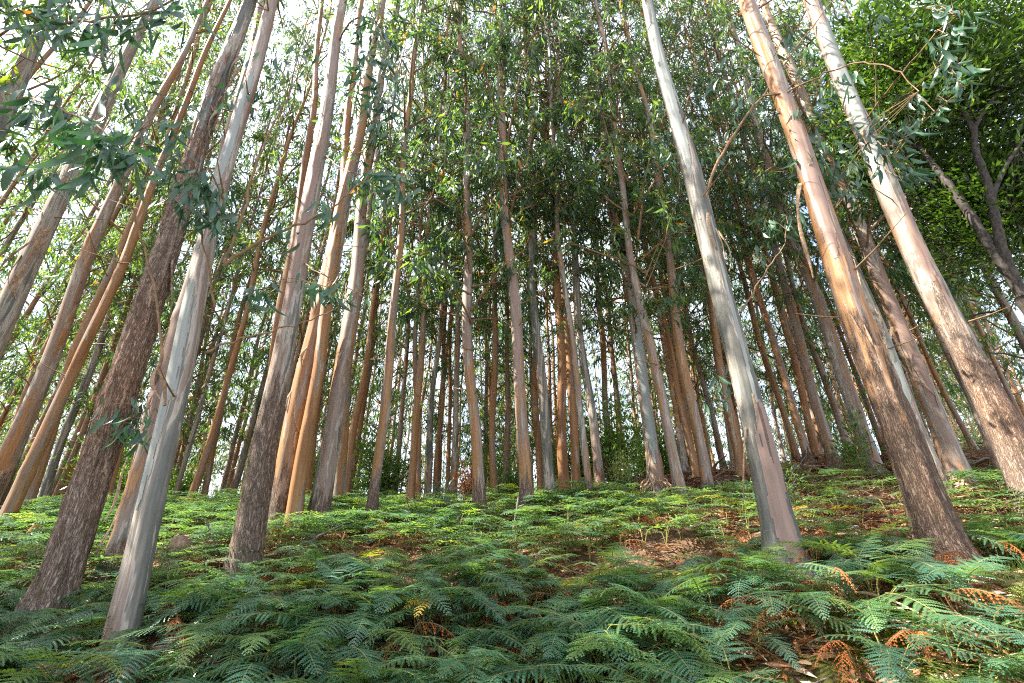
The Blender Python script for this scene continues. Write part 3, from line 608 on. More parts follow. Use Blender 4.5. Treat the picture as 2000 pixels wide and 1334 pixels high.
BRANCHES = [
    ('F8', [(-10.33, 5.50, 10.22), (-8.11, 4.40, 9.14), (-5.83, 3.40, 7.58), (-4.30, 2.80, 6.57), (-3.50, 2.60, 6.34), (-3.11, 2.60, 6.68)], 0.022, [(-5.54, 3.20, 7.08, 10), (-4.96, 3.00, 6.83, 14), (-4.28, 2.80, 6.40, 16), (-3.94, 2.70, 6.31, 14), (-3.60, 2.60, 6.21, 12), (-5.02, 3.00, 7.11, 12), (-3.86, 2.70, 5.91, 10), (-3.41, 2.60, 6.38, 10), (-3.14, 2.60, 6.46, 10), (-3.79, 2.60, 6.46, 10)]),
    ('F8', [(-9.75, 5.40, 9.48), (-6.85, 4.00, 7.23), (-5.13, 3.20, 5.94), (-4.12, 2.80, 5.30), (-3.39, 2.60, 4.79), (-3.08, 2.60, 4.53)], 0.018, [(-5.15, 3.20, 5.86, 10), (-4.60, 3.00, 5.60, 12), (-4.09, 2.80, 5.23, 14), (-3.67, 2.70, 4.97, 14), (-3.30, 2.60, 4.73, 16), (-3.13, 2.60, 4.55, 16), (-3.02, 2.60, 4.47, 12), (-4.00, 2.80, 4.52, 6), (-3.78, 2.80, 4.40, 8), (-3.45, 2.70, 4.47, 10)]),
    ('L2', [(-3.09, 3.90, 2.82), (-3.21, 3.85, 3.26), (-3.38, 3.80, 3.71), (-3.59, 3.70, 4.29), (-3.77, 3.60, 4.66), (-3.82, 3.40, 4.87), (-3.84, 3.20, 5.13), (-3.46, 3.00, 5.24)], 0.014, [(-3.76, 3.30, 5.24, 10), (-3.62, 3.20, 5.41, 12), (-3.43, 3.20, 5.49, 12), (-3.56, 3.30, 6.00, 10), (-3.56, 3.40, 5.14, 6), (-3.83, 3.30, 4.97, 10)]),
    ('L2', [(-3.28, 4.30, 4.59), (-3.09, 4.30, 4.86), (-2.70, 4.35, 5.14), (-2.37, 4.40, 5.42), (-2.18, 4.50, 5.74), (-1.94, 4.60, 6.30)], 0.022, [(-2.71, 4.35, 5.21, 8), (-2.29, 4.40, 5.50, 10)]),
    ('L2', [(-3.28, 4.30, 4.62), (-3.23, 4.30, 5.17), (-3.29, 4.30, 5.90), (-3.34, 4.40, 6.75), (-3.31, 4.50, 7.71), (-3.24, 4.60, 8.68)], 0.020, [(-3.80, 4.40, 7.46, 10), (-4.00, 4.40, 7.68, 12), (-3.55, 4.40, 7.68, 12), (-3.38, 4.50, 8.05, 14), (-3.60, 4.50, 8.53, 14), (-3.29, 4.60, 8.94, 12), (-3.87, 4.40, 8.38, 10)]),
    ('L2', [(-3.22, 4.30, 4.05), (-3.26, 3.90, 4.64), (-3.24, 3.60, 4.85), (-3.33, 3.50, 5.17)], 0.012, [(-3.45, 3.50, 5.24, 10), (-3.29, 3.50, 5.14, 16), (-3.18, 3.55, 5.12, 16), (-3.09, 3.60, 5.06, 14), (-3.37, 3.60, 4.92, 10), (-3.14, 3.60, 4.85, 18), (-3.05, 3.70, 4.81, 18), (-2.94, 3.70, 4.67, 12), (-3.55, 3.50, 5.46, 8)]),
    ('L4', [(-3.73, 6.00, 11.35), (-3.18, 5.40, 11.18), (-2.69, 5.00, 10.63), (-2.26, 4.80, 9.82), (-1.93, 4.70, 8.71)], 0.020, [(-2.76, 5.00, 10.17, 16), (-2.62, 5.00, 10.47, 18), (-2.26, 4.80, 9.82, 20), (-1.99, 4.70, 9.24, 18), (-2.43, 4.90, 9.28, 18), (-2.05, 4.70, 8.71, 20), (-2.11, 4.70, 8.22, 20), (-1.85, 4.70, 8.34, 14), (-2.23, 4.80, 8.00, 18), (-1.90, 4.70, 7.75, 18), (-1.97, 4.70, 7.42, 14), (-2.60, 5.00, 9.03, 12)]),
    ('L4', [(-3.40, 5.90, 8.11), (-2.71, 5.40, 7.22), (-2.11, 5.00, 6.65), (-1.69, 4.80, 6.40)], 0.014, [(-2.11, 5.00, 6.65, 10), (-1.81, 4.80, 6.50, 14), (-1.62, 4.80, 6.45, 14), (-1.71, 4.80, 6.26, 14), (-1.52, 4.80, 6.12, 10), (-2.26, 5.00, 6.70, 8)]),
    ('L4', [(-3.33, 5.90, 5.80), (-2.76, 5.40, 5.26), (-2.33, 5.00, 4.87), (-2.33, 4.90, 4.69)], 0.012, [(-2.58, 5.00, 4.80, 10), (-2.33, 4.90, 4.69, 14), (-2.18, 4.90, 4.58, 10), (-3.04, 4.60, 4.50, 10), (-2.93, 4.60, 4.43, 8)]),
    ('L2', [(-3.17, 4.30, 3.51), (-3.06, 4.40, 3.67), (-2.82, 4.50, 3.81), (-2.56, 4.60, 3.96), (-2.33, 4.80, 4.20), (-2.08, 5.00, 4.53), (-1.85, 5.40, 5.26)], 0.014, [(-2.02, 5.00, 4.60, 4)]),
    ('R1', [(2.57, 4.90, 5.76), (2.88, 4.85, 6.60), (3.28, 4.80, 7.30), (3.81, 4.70, 7.98), (4.39, 4.60, 8.75), (5.08, 4.50, 9.65), (5.80, 4.50, 10.62)], 0.023, [(3.50, 4.80, 8.00, 14), (3.88, 4.80, 8.61, 14), (3.71, 4.90, 9.15, 14), (4.13, 4.70, 8.84, 14), (4.64, 4.70, 9.51, 14), (3.42, 5.00, 8.77, 12), (4.25, 4.80, 9.82, 14), (3.87, 5.00, 10.17, 12), (4.73, 4.60, 8.81, 10), (3.23, 4.80, 7.43, 12), (3.04, 4.90, 7.01, 8), (3.82, 4.70, 7.53, 10)]),
    ('R1', [(3.81, 4.70, 7.98), (4.01, 4.50, 7.80), (4.44, 4.30, 7.88), (4.75, 4.10, 7.89), (4.90, 3.90, 7.58), (5.01, 3.80, 7.25), (5.09, 3.80, 6.87)], 0.016, [(4.34, 4.30, 7.54, 12), (4.59, 4.20, 7.62, 14), (4.12, 4.50, 7.38, 14), (4.17, 4.60, 7.08, 14), (4.30, 4.60, 6.78, 14), (4.21, 4.70, 6.49, 14), (4.47, 4.70, 6.40, 14), (4.63, 4.60, 6.68, 12), (4.02, 4.70, 6.59, 12), (4.38, 4.80, 6.12, 12), (4.62, 4.70, 6.21, 10)]),
    ('R3', [(6.70, 6.00, 9.09), (6.39, 5.20, 8.79), (6.31, 4.60, 8.68), (6.42, 4.20, 8.79), (6.67, 4.00, 8.89)], 0.018, [(6.74, 5.00, 10.47, 10), (6.76, 4.50, 9.87, 12), (6.66, 4.20, 9.39, 14), (6.58, 4.00, 8.95, 16), (6.69, 4.00, 8.76, 12), (6.50, 5.00, 10.32, 10), (6.37, 4.10, 8.50, 10)]),
    ('R3', [(6.71, 6.00, 8.82), (6.22, 5.00, 8.26), (6.13, 4.40, 8.02), (6.28, 4.20, 8.07)], 0.016, [(6.40, 4.20, 8.55, 14), (6.58, 4.20, 8.61, 14), (6.33, 4.20, 8.18, 14), (6.23, 4.30, 8.10, 10), (6.38, 4.20, 7.95, 10), (6.31, 4.20, 7.62, 10)]),
    ('R3', [(6.69, 6.00, 8.35), (6.20, 5.20, 7.57), (6.07, 4.70, 7.42), (6.20, 4.40, 7.46), (6.47, 4.30, 7.71)], 0.014, [(6.07, 4.60, 7.84, 12), (6.20, 4.50, 7.60, 12), (6.41, 4.40, 7.79, 12), (6.41, 4.30, 7.65, 10), (6.07, 4.80, 7.82, 10), (6.05, 4.60, 7.40, 10)]),
    ('R3', [(6.72, 6.00, 8.16), (6.04, 5.20, 7.57), (5.65, 4.80, 7.43), (5.38, 4.60, 7.40)], 0.014, [(5.31, 4.70, 7.42, 14), (5.52, 4.70, 7.36, 16), (5.67, 4.70, 7.25, 14), (5.70, 4.70, 7.04, 10), (5.24, 4.80, 7.00, 12), (5.32, 4.80, 6.80, 14), (5.23, 4.80, 7.21, 10), (5.69, 4.80, 6.60, 12), (5.58, 4.80, 6.70, 10)]),
    ('R1', [(2.81, 4.90, 4.32), (3.21, 5.20, 4.80), (3.64, 5.40, 5.31), (4.11, 5.60, 5.86), (4.36, 5.70, 6.34)], 0.013, [(3.48, 5.30, 5.46, 5), (4.39, 5.70, 6.44, 10), (3.97, 5.60, 6.25, 8)]),
    ('L1', [(-4.50, 5.00, 2.66), (-4.35, 4.95, 2.81), (-4.21, 4.90, 3.00), (-4.07, 4.90, 3.09)], 0.012, [(-4.24, 4.90, 3.09, 10), (-4.15, 4.90, 3.15, 10), (-3.99, 4.90, 2.91, 8), (-4.21, 4.90, 2.91, 8), (-4.09, 4.90, 2.80, 6)]),
    ('T28', [(2.98, 8.60, 7.03), (3.34, 8.00, 7.83), (3.64, 7.40, 8.86), (3.49, 7.00, 9.48)], 0.014, [(3.21, 7.00, 9.79, 18), (3.45, 7.00, 9.94, 18), (3.23, 7.00, 9.18, 16), (3.63, 7.00, 9.63, 12)]),
    ('T29', [(4.44, 9.00, 4.55), (3.58, 7.00, 4.20), (3.18, 6.20, 4.06)], 0.008, [(3.09, 6.20, 3.98, 10), (3.19, 6.20, 3.90, 10), (2.95, 6.40, 3.62, 8)]),
]
LEAF_SHARE = {'L2': .88, 'R3': .74, 'L4': 1.0, 'R1': 1.0, 'F8': 1.22}
for bi, (key, pts, r, sprays) in enumerate(BRANCHES):
    t, tr = tree_of[key]
    g = np.random.default_rng(900 + bi)
    P = np.array(pts)
    # smooth path
    tt = np.linspace(0, len(P) - 1, (len(P) - 1) * 4 + 1)
    C = np.stack([np.interp(tt, np.arange(len(P)), P[:, q]) for q in range(3)], 1)
    for _ in range(2): C[1:-1] = (C[:-2] + 2 * C[1:-1] + C[2:]) / 4
    C[1:-1] += g.normal(0, .012, C[1:-1].shape)
    mb = MB(); mb.tube(C, np.linspace(r, max(.003, r * .3), len(C)), 7)
    for (sx, sy, sz, n) in sprays:
        sp = np.array([sx, sy, sz + .06]); j = int(np.argmin(((C - sp) ** 2).sum(1)))
        mid = (C[j] + sp) / 2 + np.array([0, 0, .10])
        mb.tube([C[j], mid, sp], [.006, .0045, .003], 4)
        for _ in range(4):
            e = sp + unit(g.normal(0, 1, 3) + np.array([0, 0, -.3])) * g.uniform(.10, .2)
            mb.tube([sp, (sp + e) / 2 + np.array([0, 0, .02]), e], [.003, .0025, .0015], 3)
    b = link('branch', mb.mesh('branch', [TWIG]), t)
    b.matrix_parent_inverse = Matrix.LocRotScale(t.location, t.rotation_quaternion, None).inverted()
    for (sx, sy, sz, n) in sprays:
        n = max(3, int(round(n * LEAF_SHARE.get(key, 1.0))))
        sd = unit(g.normal(0, 1, 3)); big = .92 + .13 * (key in ('F8', 'R3', 'L4'))
        for q in range(n):
            o = bpy.data.objects.new('leaf', BIG_LEAVES[int(g.integers(5))]); col.objects.link(o); o.parent = b
            o.location = (sx + g.normal(0, .10), sy + g.normal(0, .10), sz + g.normal(0, .07))
            o.rotation_euler = (g.normal(sd[0] * .35, .26), g.normal(sd[1] * .35, .26), g.uniform(0, 6.28))
            k = g.uniform(.75, 1.2) * big; o.scale = (k, k, k)

# fresh pale bark laid bare in long jagged patches on the smooth trunks
def pale_material(name, c1, c2):
    m = NT(name); tc = m.n('TexCoord').outputs['Object']
    a = m.noise(m.vmul(tc, (20, 20, 1.2)), 1, 5, .6)
    return m.done(m.bsdf(m.ramp(a, [(.3, c1), (.7, c2)]), .5, .3))
PALE = pale_material('fresh_pale_bark', (.17, .18, .165), (.26, .27, .24))
ROSE = pale_material('rosy_inner_bark', (.17, .11, .085), (.27, .18, .14))
def bark_patch(key, sides, zc, dz, ac, da, slant, seed, mat, name='bark_patch'):
    t, tr = tree_of[key]; me = tr.data; sides = tr['sides']
    co = np.empty(len(me.vertices) * 3, np.float32); me.vertices.foreach_get('co', co); co = co.reshape(-1, sides, 3)
    cen = co.mean(1, keepdims=True); nr = unit((co - cen) * np.array([1, 1, 0])); out = co + nr * .004
    z = co[:-1, :, 2] ; A = np.arange(sides)[None, :] * 2 * math.pi / sides + 0 * z
    u = (z - zc) / dz; d = (A - ac - slant * u + math.pi) % (2 * math.pi) - math.pi
    n = vnoise(np.stack([np.cos(A).ravel() * 5, np.sin(A).ravel() * 5, z.ravel() * 1.6 + seed], 1), 51).reshape(z.shape)
    n2 = vnoise(np.stack([np.cos(A).ravel() * 14, np.sin(A).ravel() * 14, z.ravel() * 5 + seed], 1), 52).reshape(z.shape)
    k = np.argwhere((np.abs(u) < 1) & (np.abs(d) < da * (1 - u * u) ** .5 * (.3 + 1.0 * n + .4 * n2)))
    if len(k) == 0: return
    i, j = k[:, 0], k[:, 1]; j2 = (j + 1) % sides
    a, b, c, e = i * sides + j, i * sides + j2, (i + 1) * sides + j2, (i + 1) * sides + j
    T = np.concatenate([np.stack([a, b, c], 1), np.stack([a, c, e], 1)])
    u_, inv = np.unique(T, return_inverse=True)
    mb = MB(); mb.add(out.reshape(-1, 3)[u_], inv.reshape(-1, 3))
    link(name, mb.mesh(name, [mat]), t)
FACE = math.radians(270)
bark_patch('R1', 64, 2.6, 1.75, FACE + .15, .17, .12, 1, PALE, 'pale_streak'); bark_patch('R1', 64, .9, .8, FACE + .1, .8, .2, 2, ROSE); bark_patch('R1', 64, 7.2, 2.0, FACE - .3, .7, .4, 3, PALE)
bark_patch('R2', 64, 4.6, 1.3, FACE - .5, .8, .3, 4, ROSE); bark_patch('R3', 64, 7.5, 2.4, FACE - .6, .9, .3, 5, PALE); bark_patch('R3', 64, 4.2, .9, FACE - .2, .5, .3, 6, ROSE)
bark_patch('L2', 64, 2.3, 1.2, FACE - .3, .8, .3, 7, PALE); bark_patch('L2', 64, 5.5, 1.6, FACE + .1, .7, .3, 8, PALE); bark_patch('L3', 64, 3.2, 1.5, FACE, .8, .4, 9, ROSE)
bark_patch('T44', 28, 3.0, 1.6, FACE - .3, .8, .3, 10, ROSE); bark_patch('T45', 28, 1.3, .9, FACE + .1, .8, .3, 11, PALE); bark_patch('T27', 28, 3.0, 2.4, FACE, .9, .5, 12, PALE)
bark_patch('L4', 64, 5.0, 1.6, FACE, .8, .3, 13, ROSE); bark_patch('T18', 28, 4.5, 1.8, FACE, .6, .3, 14, ROSE); bark_patch('T43', 64, 2.5, 1.0, FACE, .7, .3, 15, PALE)

# peeling ribbons of bark that hang on the near trunks
def ribbon_mesh(seed, L=.9, W=.03, curl=.25):
    g = np.random.default_rng(seed); n = 12; t = np.linspace(0, 1, n)
    x = curl * np.sin(t * g.uniform(2, 4) + g.uniform(0, 2)) * t * .5; y = curl * .6 * np.sin(t * 3.1 + g.uniform(0, 3)) * t; z = -L * t
    w = W * (1 - .6 * t) * (.8 + .3 * np.sin(t * 9 + seed)); a = t * g.uniform(1, 4)
    l = np.stack([x - np.cos(a) * w, y - np.sin(a) * w, z], 1); r = np.stack([x + np.cos(a) * w, y + np.sin(a) * w, z], 1)
    md = np.stack([x - np.sin(a) * w * .5, y + np.cos(a) * w * .5, z], 1)
    V = np.stack([l, md, r], 1).reshape(-1, 3); T = []
    for i in range(n - 1):
        q = i * 3; T += [[q, q + 1, q + 4], [q, q + 4, q + 3], [q + 1, q + 2, q + 5], [q + 1, q + 5, q + 4]]
    mb = MB(); mb.add(V, T); return mb.mesh('bark_ribbon', [STRIP])
RIBBONS = [ribbon_mesh(i, .6 + .25 * (i % 4), .016 + .008 * (i % 3), .12 + .1 * (i % 3)) for i in range(6)]
def hang(key, n, zlo, zhi, seed, facing=None):
    t, tr = tree_of[key]; g = np.random.default_rng(seed)
    row = [q for q in TREES if q[0] == key][0]; H, r0 = row[4], row[5]
    for i in range(n):
        z = g.uniform(zlo, zhi); a = g.uniform(math.pi, 2 * math.pi) if facing is None else g.normal(facing, .5)
        R = r0 * (1 - z / H) ** .8 * 1.04
        o = bpy.data.objects.new('bark_ribbon', RIBBONS[int(g.integers(6))]); col.objects.link(o); o.parent = t
        o.location = (math.cos(a) * R, math.sin(a) * R, z); o.rotation_euler = (g.normal(0, .12), g.normal(0, .12), a - math.pi / 2)
        k = g.uniform(.6, 1.3); o.scale = (k, k, k)
hang('L1', 26, 3.0, 8.5, 1); hang('L3', 16, .6, 3.0, 2, 4.0); hang('F7', 16, 4.5, 9.0, 3); hang('T5', 8, 1.2, 3.5, 4); hang('R2', 6, 2.0, 5.0, 5)
hang('T44', 8, .4, 3.5, 6); hang('T43', 10, 2.5, 6, 7); hang('F8', 8, 7, 10, 8); hang('R3', 6, 3.5, 7, 9); hang('T7', 6, 2, 6, 10); hang('R1', 5, 1, 7, 11)
hang('T27', 14, .3, 1.2, 12); hang('T41', 8, .3, 1.0, 13)

# ------------------------------------------------------------------ the forked acacia at the right edge
ACACIA = dict(
    trunk=[(7.48, 6.40, 2.08), (8.16, 6.50, 3.57), (8.50, 6.50, 4.93), (8.49, 6.50, 5.50)],
    limb_a=[(8.49, 6.50, 5.50), (8.42, 6.50, 6.38), (8.48, 6.60, 7.23), (8.54, 6.70, 8.07), (8.66, 6.90, 8.90), (8.70, 7.00, 9.45), (9.01, 7.20, 10.68), (9.42, 7.40, 12.40)],
    limb_b=[(8.48, 6.50, 5.52), (8.45, 6.45, 6.08), (8.48, 6.40, 6.58), (8.60, 6.30, 7.30), (8.77, 6.30, 7.97), (8.86, 6.30, 8.62), (9.10, 6.30, 9.25), (9.54, 6.30, 9.77), (10.31, 6.30, 10.55), (11.28, 6.30, 11.48)],
    limb_c=[(9.06, 6.30, 9.08), (9.13, 6.30, 9.84), (9.12, 6.50, 10.42), (9.57, 6.80, 12.07)],
    limb_d=[(8.65, 6.30, 7.47), (9.04, 6.20, 8.06), (9.64, 6.10, 8.73), (10.28, 6.00, 9.45)],
)
def build_acacia():
    base = ACACIA['trunk'][0]; gz = float(ground_z(base[0], base[1]))
    t = bpy.data.objects.new('acacia_tree', None); col.objects.link(t); t.location = (base[0], base[1], gz)
    inv = Matrix.Translation(t.location).inverted()
    tag(t, 'dark forked tree with dense bright green small leaves at the upper right corner', 'tree')
    rad = dict(trunk=(.15, .12), limb_a=(.09, .025), limb_b=(.085, .025), limb_c=(.05, .015), limb_d=(.05, .015))
    tips = []
    for k, pts in ACACIA.items():
        P = np.array(pts)
        if k == 'trunk': P = np.concatenate([[[base[0], base[1], gz - .3]], P])
        u = np.linspace(0, len(P) - 1, (len(P) - 1) * 6 + 1)
        C = np.stack([np.interp(u, np.arange(len(P)), P[:, q]) for q in range(3)], 1)
        for _ in range(5): C[1:-1] = (C[:-2] + 2 * C[1:-1] + C[2:]) / 4
        mb = MB(); rr = np.linspace(*rad[k], len(C)) * (1 + .1 * np.sin(np.arange(len(C)) * 1.7))
        mb.tube(C, rr, 14)
        o = link('trunk' if k == 'trunk' else 'limb', mb.mesh('limb', [ACACIA_BARK]), t); o.matrix_parent_inverse = inv
        if k != 'trunk': tips += [C[int(len(C) * f)] for f in (.55, .7, .85, 1.0 - 1e-6)]
    g = np.random.default_rng(5)
    mb = MB(); LP, LD = [], []
    cen = np.array([10.2, 6.9, 11.0])
    for i in range(300):
        d = unit(g.normal(0, 1, 3)); rr = g.random() ** .45
        c = cen + d * rr * np.array([3.3, 2.0, 2.7])
        if i >= 235: c = np.array([9.9, 7.0, 7.9]) + d * rr * np.array([1.0, .9, 1.5])
        if c[0] < 7.3 + .1 * (c[2] - 8): continue
        j = min(tips, key=lambda q: ((q - c) ** 2).sum())
        mid = (j + c) / 2 + g.normal(0, .12, 3)
        mb.tube([j, mid, c], [.02, .012, .004], 4, 0, cap=False)
        n = 190
        off = g.normal(0, 1, (n, 3)) * np.array([.42, .42, .13])
        LP.append(c + off + np.array([0, 0, .18]) * (1 - (off[:, :1] ** 2 + off[:, 1:2] ** 2) * 2))
        LD.append(off * np.array([1, 1, .6]) + g.normal(0, .25, (n, 3)))
    P = np.concatenate(LP); D = np.concatenate(LD); N = len(P)
    S = np.cross(unit(D), np.array([0, 0, 1.0])) + g.normal(0, .3, (N, 3))
    L = .14 * g.uniform(.7, 1.3, N)
    mb.leaves(P, D, S, L, L * .34, g.uniform(-.1, .1, N), 1, False)
    o = link('crown', mb.mesh('crown', [ACACIA_BARK, LEAF_ACACIA]), t); o.matrix_parent_inverse = inv
build_acacia()

# ------------------------------------------------------------------ understorey bushes and saplings
def bush_mesh(seed, h, w, n_st, n_leaf, L, mats):
    g = np.random.default_rng(seed); mb = MB(); LP, LD = [], []
    for i in range(n_st):
        a = g.uniform(0, 6.28); r = w * g.random() ** .6; top = np.array([math.cos(a) * r, math.sin(a) * r, h * g.uniform(.35, 1.0)])
        b0 = np.array([math.cos(a), math.sin(a), 0]) * .06 * r
        mid = b0 * .5 + top * .5 + np.array([0, 0, .1 * h])
        mb.tube([b0, mid, top], [.012, .008, .003], 4, 0, cap=False)
        n = n_leaf // n_st; u = g.uniform(.25, 1.05, n)[:, None]
        c = b0 + (top - b0) * u + np.array([0, 0, .2 * h]) * u * (1 - u) + g.normal(0, .10 * w + .03, (n, 3))
        LP.append(c); LD.append(unit(c - top * .4) + g.normal(0, .6, (n, 3)) + np.array([0, 0, -.2]))
    P = np.concatenate(LP); P[:, 2] = np.maximum(P[:, 2], .03); D = np.concatenate(LD); N = len(P)
    Ls = L * g.uniform(.6, 1.3, N)
    mb.leaves(P, D, g.normal(0, 1, (N, 3)), Ls, Ls * g.uniform(.25, .38, N), g.uniform(0, .2, N), 1, False)
    return mb
BUSHES = [bush_mesh(300 + i, 1.0, .55, 26, 2600, .075, None).mesh('bush', [TWIG, LEAF_BUSH]) for i in range(4)]
g = np.random.default_rng(33)
nb = 0; bushes = []
while nb < 46:
    y = 12.8 + 18 * g.random() ** 1.5; a = g.uniform(-1.15, .62); x = a * y
    if a > .28 and g.random() < .55: continue
    if any((x - p) ** 2 + (y - q) ** 2 < .35 for p, q, r in trunk_spots): continue
    h = g.uniform(.8, 2.6)
    lab = ('bushy green sapling under the trunks on the left' if a < -.4 else 'bushy green sapling under the trunks left of centre' if a < -.05
           else 'bushy green sapling under the centre trunks' if a < .2 else 'bushy green sapling under the trunks right of centre')
    o = link('understorey_bush', BUSHES[int(g.integers(4))], loc=(x, y, float(ground_z(x, y)) - .03), rot=(0, 0, g.uniform(0, 6.28)), scale=(h * g.uniform(.7, 1.1), h * g.uniform(.7, 1.1), h))
    tag(o, lab, 'bush', lab.replace('bushy green sapling', 'saplings'))
    nb += 1; bushes.append(o)
label_by_depth(bushes, 'bushy green sapling')
def one_bush(x, y, h, w, mat, label, seed, L=.08, n=1600, st=22):
    o = link('bush', bush_mesh(seed, h, w, st, n, L, None).mesh('bush', [TWIG, mat]), loc=(x, y, float(ground_z(x, y)) - .03))
    return tag(o, label, 'bush')
one_bush(2.40, 10.3, 1.15, .50, LEAF_PALE, 'light green feathery bush in front of the slim cream trunk', 401, .06, 1500)
one_bush(-1.05, 11.2, 1.0, .30, FERN_DEAD, 'dead orange bush left of the tall straight brown trunk', 402, .10, 500)
one_bush(-1.5, 9.9, .75, .35, LEAF_NEAR, 'small blue green sapling left of the tall straight brown trunk', 403, .09, 300, 9)
one_bush(7.35, 9.8, 1.6, .45, LEAF_BUSH, 'leafy sprouts around the split orange foot above the litter', 404, .13, 420, 12)
one_bush(9.3, 7.9, .75, .35, LEAF_BUSH, 'small leafy sapling at the foot of the cream and orange trunk', 405, .09, 200, 8)
one_bush(4.0, 7.3, .7, .40, FERN, 'low dark green bush beside the big blue grey trunk', 406, .06, 1400)

# ------------------------------------------------------------------ bracken
def frond_arrays(seed, n_p=22, step=.020, droop=.30, curl=0.0, far=False, dead=False):
    g = np.random.default_rng(seed)
    Ls = .78 * g.uniform(.92, 1.08); stipe = .32 * g.uniform(.85, 1.2)
    s = np.linspace(0, 1, 12)
    sway = g.uniform(-.12, .12)
    def rach(s):
        return np.stack([.10 + Ls * s * (1 - .10 * s), sway * s * s, stipe + .22 * s - droop * s * s], -1)
    mb = MB()
    st = np.array([[0, 0, 0], [.03, 0, stipe * .5], [.07, 0, stipe * .88], [.10, 0, stipe]])
    mb.tube(np.concatenate([st, rach(s)[1:]]), np.concatenate([[.006, .0055, .005, .0045], np.linspace(.004, .001, 11)]), 3 if far else 4, 1, cap=False)
    down = np.array([0, 0, -1.0])
    for i in range(n_p):
        u = .02 + .96 * (i / (n_p - .3)) ** .95
        p = rach(np.array([u]))[0]; tan = unit(rach(np.array([min(1, u + .02)]))[0] - rach(np.array([u - .02]))[0])
        side = np.array([-sway * 2 * u, 1, 0]); side = unit(side - tan * (side @ tan)); up = np.cross(tan, side)
        l = .25 * (1 - u) ** .72 * min(1.0, .72 + 2.2 * u) * g.uniform(.88, 1.06) + .006
        if dead: l *= g.uniform(.35, .8)
        for sg in (-1, 1):
            ang = math.radians(g.uniform(10, 24) + 26 * u + (g.uniform(0, 45) if dead else 0))
            pd = unit(side * sg * math.cos(ang) + tan * math.sin(ang) + up * g.uniform(-.08, .24))
            lift = g.uniform(.10, .30) + curl * g.uniform(.3, 1.2)
            k = max(2, int(l / (step * (1.9 if far else 1.0))))
            tj = (np.arange(k) + .5) / k
            pc = p + pd * (l * tj)[:, None] + down * (lift * l * tj ** 2)[:, None]
            dd = unit(pd + down * (2 * lift * tj)[:, None])
            q = unit(np.cross(up, dd))
            pl = ((.009 if dead else .0175) * (l / .25) ** .45 * (1 - tj) ** .55 + .003)[:, None]
            bw = l / k * .52
            for s2 in (-1, 1):
                fw = dd * pl * .5 - up * pl * .22
                V = np.stack([pc - dd * bw, pc + dd * bw, pc + q * s2 * pl + fw + dd * bw * .35, pc + q * s2 * pl * .92 + fw - dd * bw * .45], 1)
                mb.add(V.reshape(-1, 3), (np.arange(k)[:, None, None] * 4 + np.array([[0, 1, 2], [0, 2, 3]])[None]).reshape(-1, 3), 0)
    return mb
STALK = plain_bark('fern_stalk', (.10, .12, .03), (.25, .20, .06), (10, 10, 10), .002)
FRONDS = [frond_arrays(500 + i, 18 + i % 3, .0155, .20 + .07 * (i % 4)).mesh('frond', [FERN, STALK], False) for i in range(8)]
DEAD_FRONDS = [frond_arrays(520 + i, 17, .02, .42 + .10 * i, .8, False, True).mesh('frond', [FERN_DEAD, TWIG], False) for i in range(3)]
YELLOW_FROND = frond_arrays(531, 18, .018, .35).mesh('frond', [FERN_YELLOW, STALK], False)

def bare_patch(x, y):
    """openings in the bracken where dead leaves show"""
    p = np.stack([np.asarray(x) * .85, np.asarray(y) * .85, np.zeros_like(np.asarray(x, float))], -1).reshape(-1, 3)
    return vnoise(p + 11.3, 12)
def fern_chance(x, y):
    n = float(bare_patch([x], [y])[0])
    c = np.clip((.70 - n) / .14, 0, 1)
    if x < -.4 and y < 5.6: c = max(c, .85)                                # thick cover in the front left
    if x > 2.0 and 5.9 < y < 14: c *= .05 if x > 2.6 else .4              # bark litter slope
    if y > 7.0: c = max(c, .8) if x < 2.2 else c
    if x > 1.1 and y < 4.0 + .06 * x: c *= .05                           # mossy bank
    if x > 2.7 and y < 4.4: c *= .6
    return c
KEEP_CLEAR = [(3.85, 4.25, .55), (4.2, 4.35, .35), (2.55, 4.45, .42), (-2.98, 3.95, .28), (-4.3, 4.6, .3)]      # trunk feet that stand free
gd = np.random.default_rng(97)
DEAD_GAPS = []
while len(DEAD_GAPS) < 64:
    y = gd.uniform(3.45, 7.6); x = gd.uniform(-1.0, .95) * y
    if x < -.5 and y < 5.2 and gd.random() < .6: continue
    if all((x - p) ** 2 + (y - q) ** 2 > .30 for p, q in DEAD_GAPS): DEAD_GAPS.append((x, y))
def fern_label(x, y):
    a = x / y
    if y < 4.6:
        return ('dark green bracken fern on the bank front beneath the shaggy and pale leaning trunks' if a < -.55 else
                'dark green bracken fern in the thick front cover between pale leaning trunk and picture centre' if a < -.08 else
                'bracken fern on the bank front below the grove centre' if a < .3 else
                'bracken fern on the mossy bank in front of the big trunks')
    if y < 6.2:
        return ('bracken fern around the feet of the shaggy trunk' if a < -.6 else 'bracken fern around the grey furrowed trunk\'s foot' if a < -.3 else
                'bracken fern in the middle of the fern field' if a < .25 else 'bracken fern around the foot of the big blue grey trunk' if a < .7 else
                'bracken fern around the foot of the massive dark trunk')
    return ('sunlit bracken fern behind the shaggy and pale leaning trunks' if a < -.55 else 'sunlit bracken fern behind the grey furrowed trunk' if a < -.25 else
            'bracken fern in the bright strip before the centre trunks' if a < .25 else 'bracken fern at the lower edge of the bark litter slope')
g = np.random.default_rng(61)
spots = []
def clear_of_trunks(x, y, extra=.10):
    return all((x - p) ** 2 + (y - q) ** 2 > (r + extra) ** 2 for p, q, r in trunk_spots[:70])
tries = 0
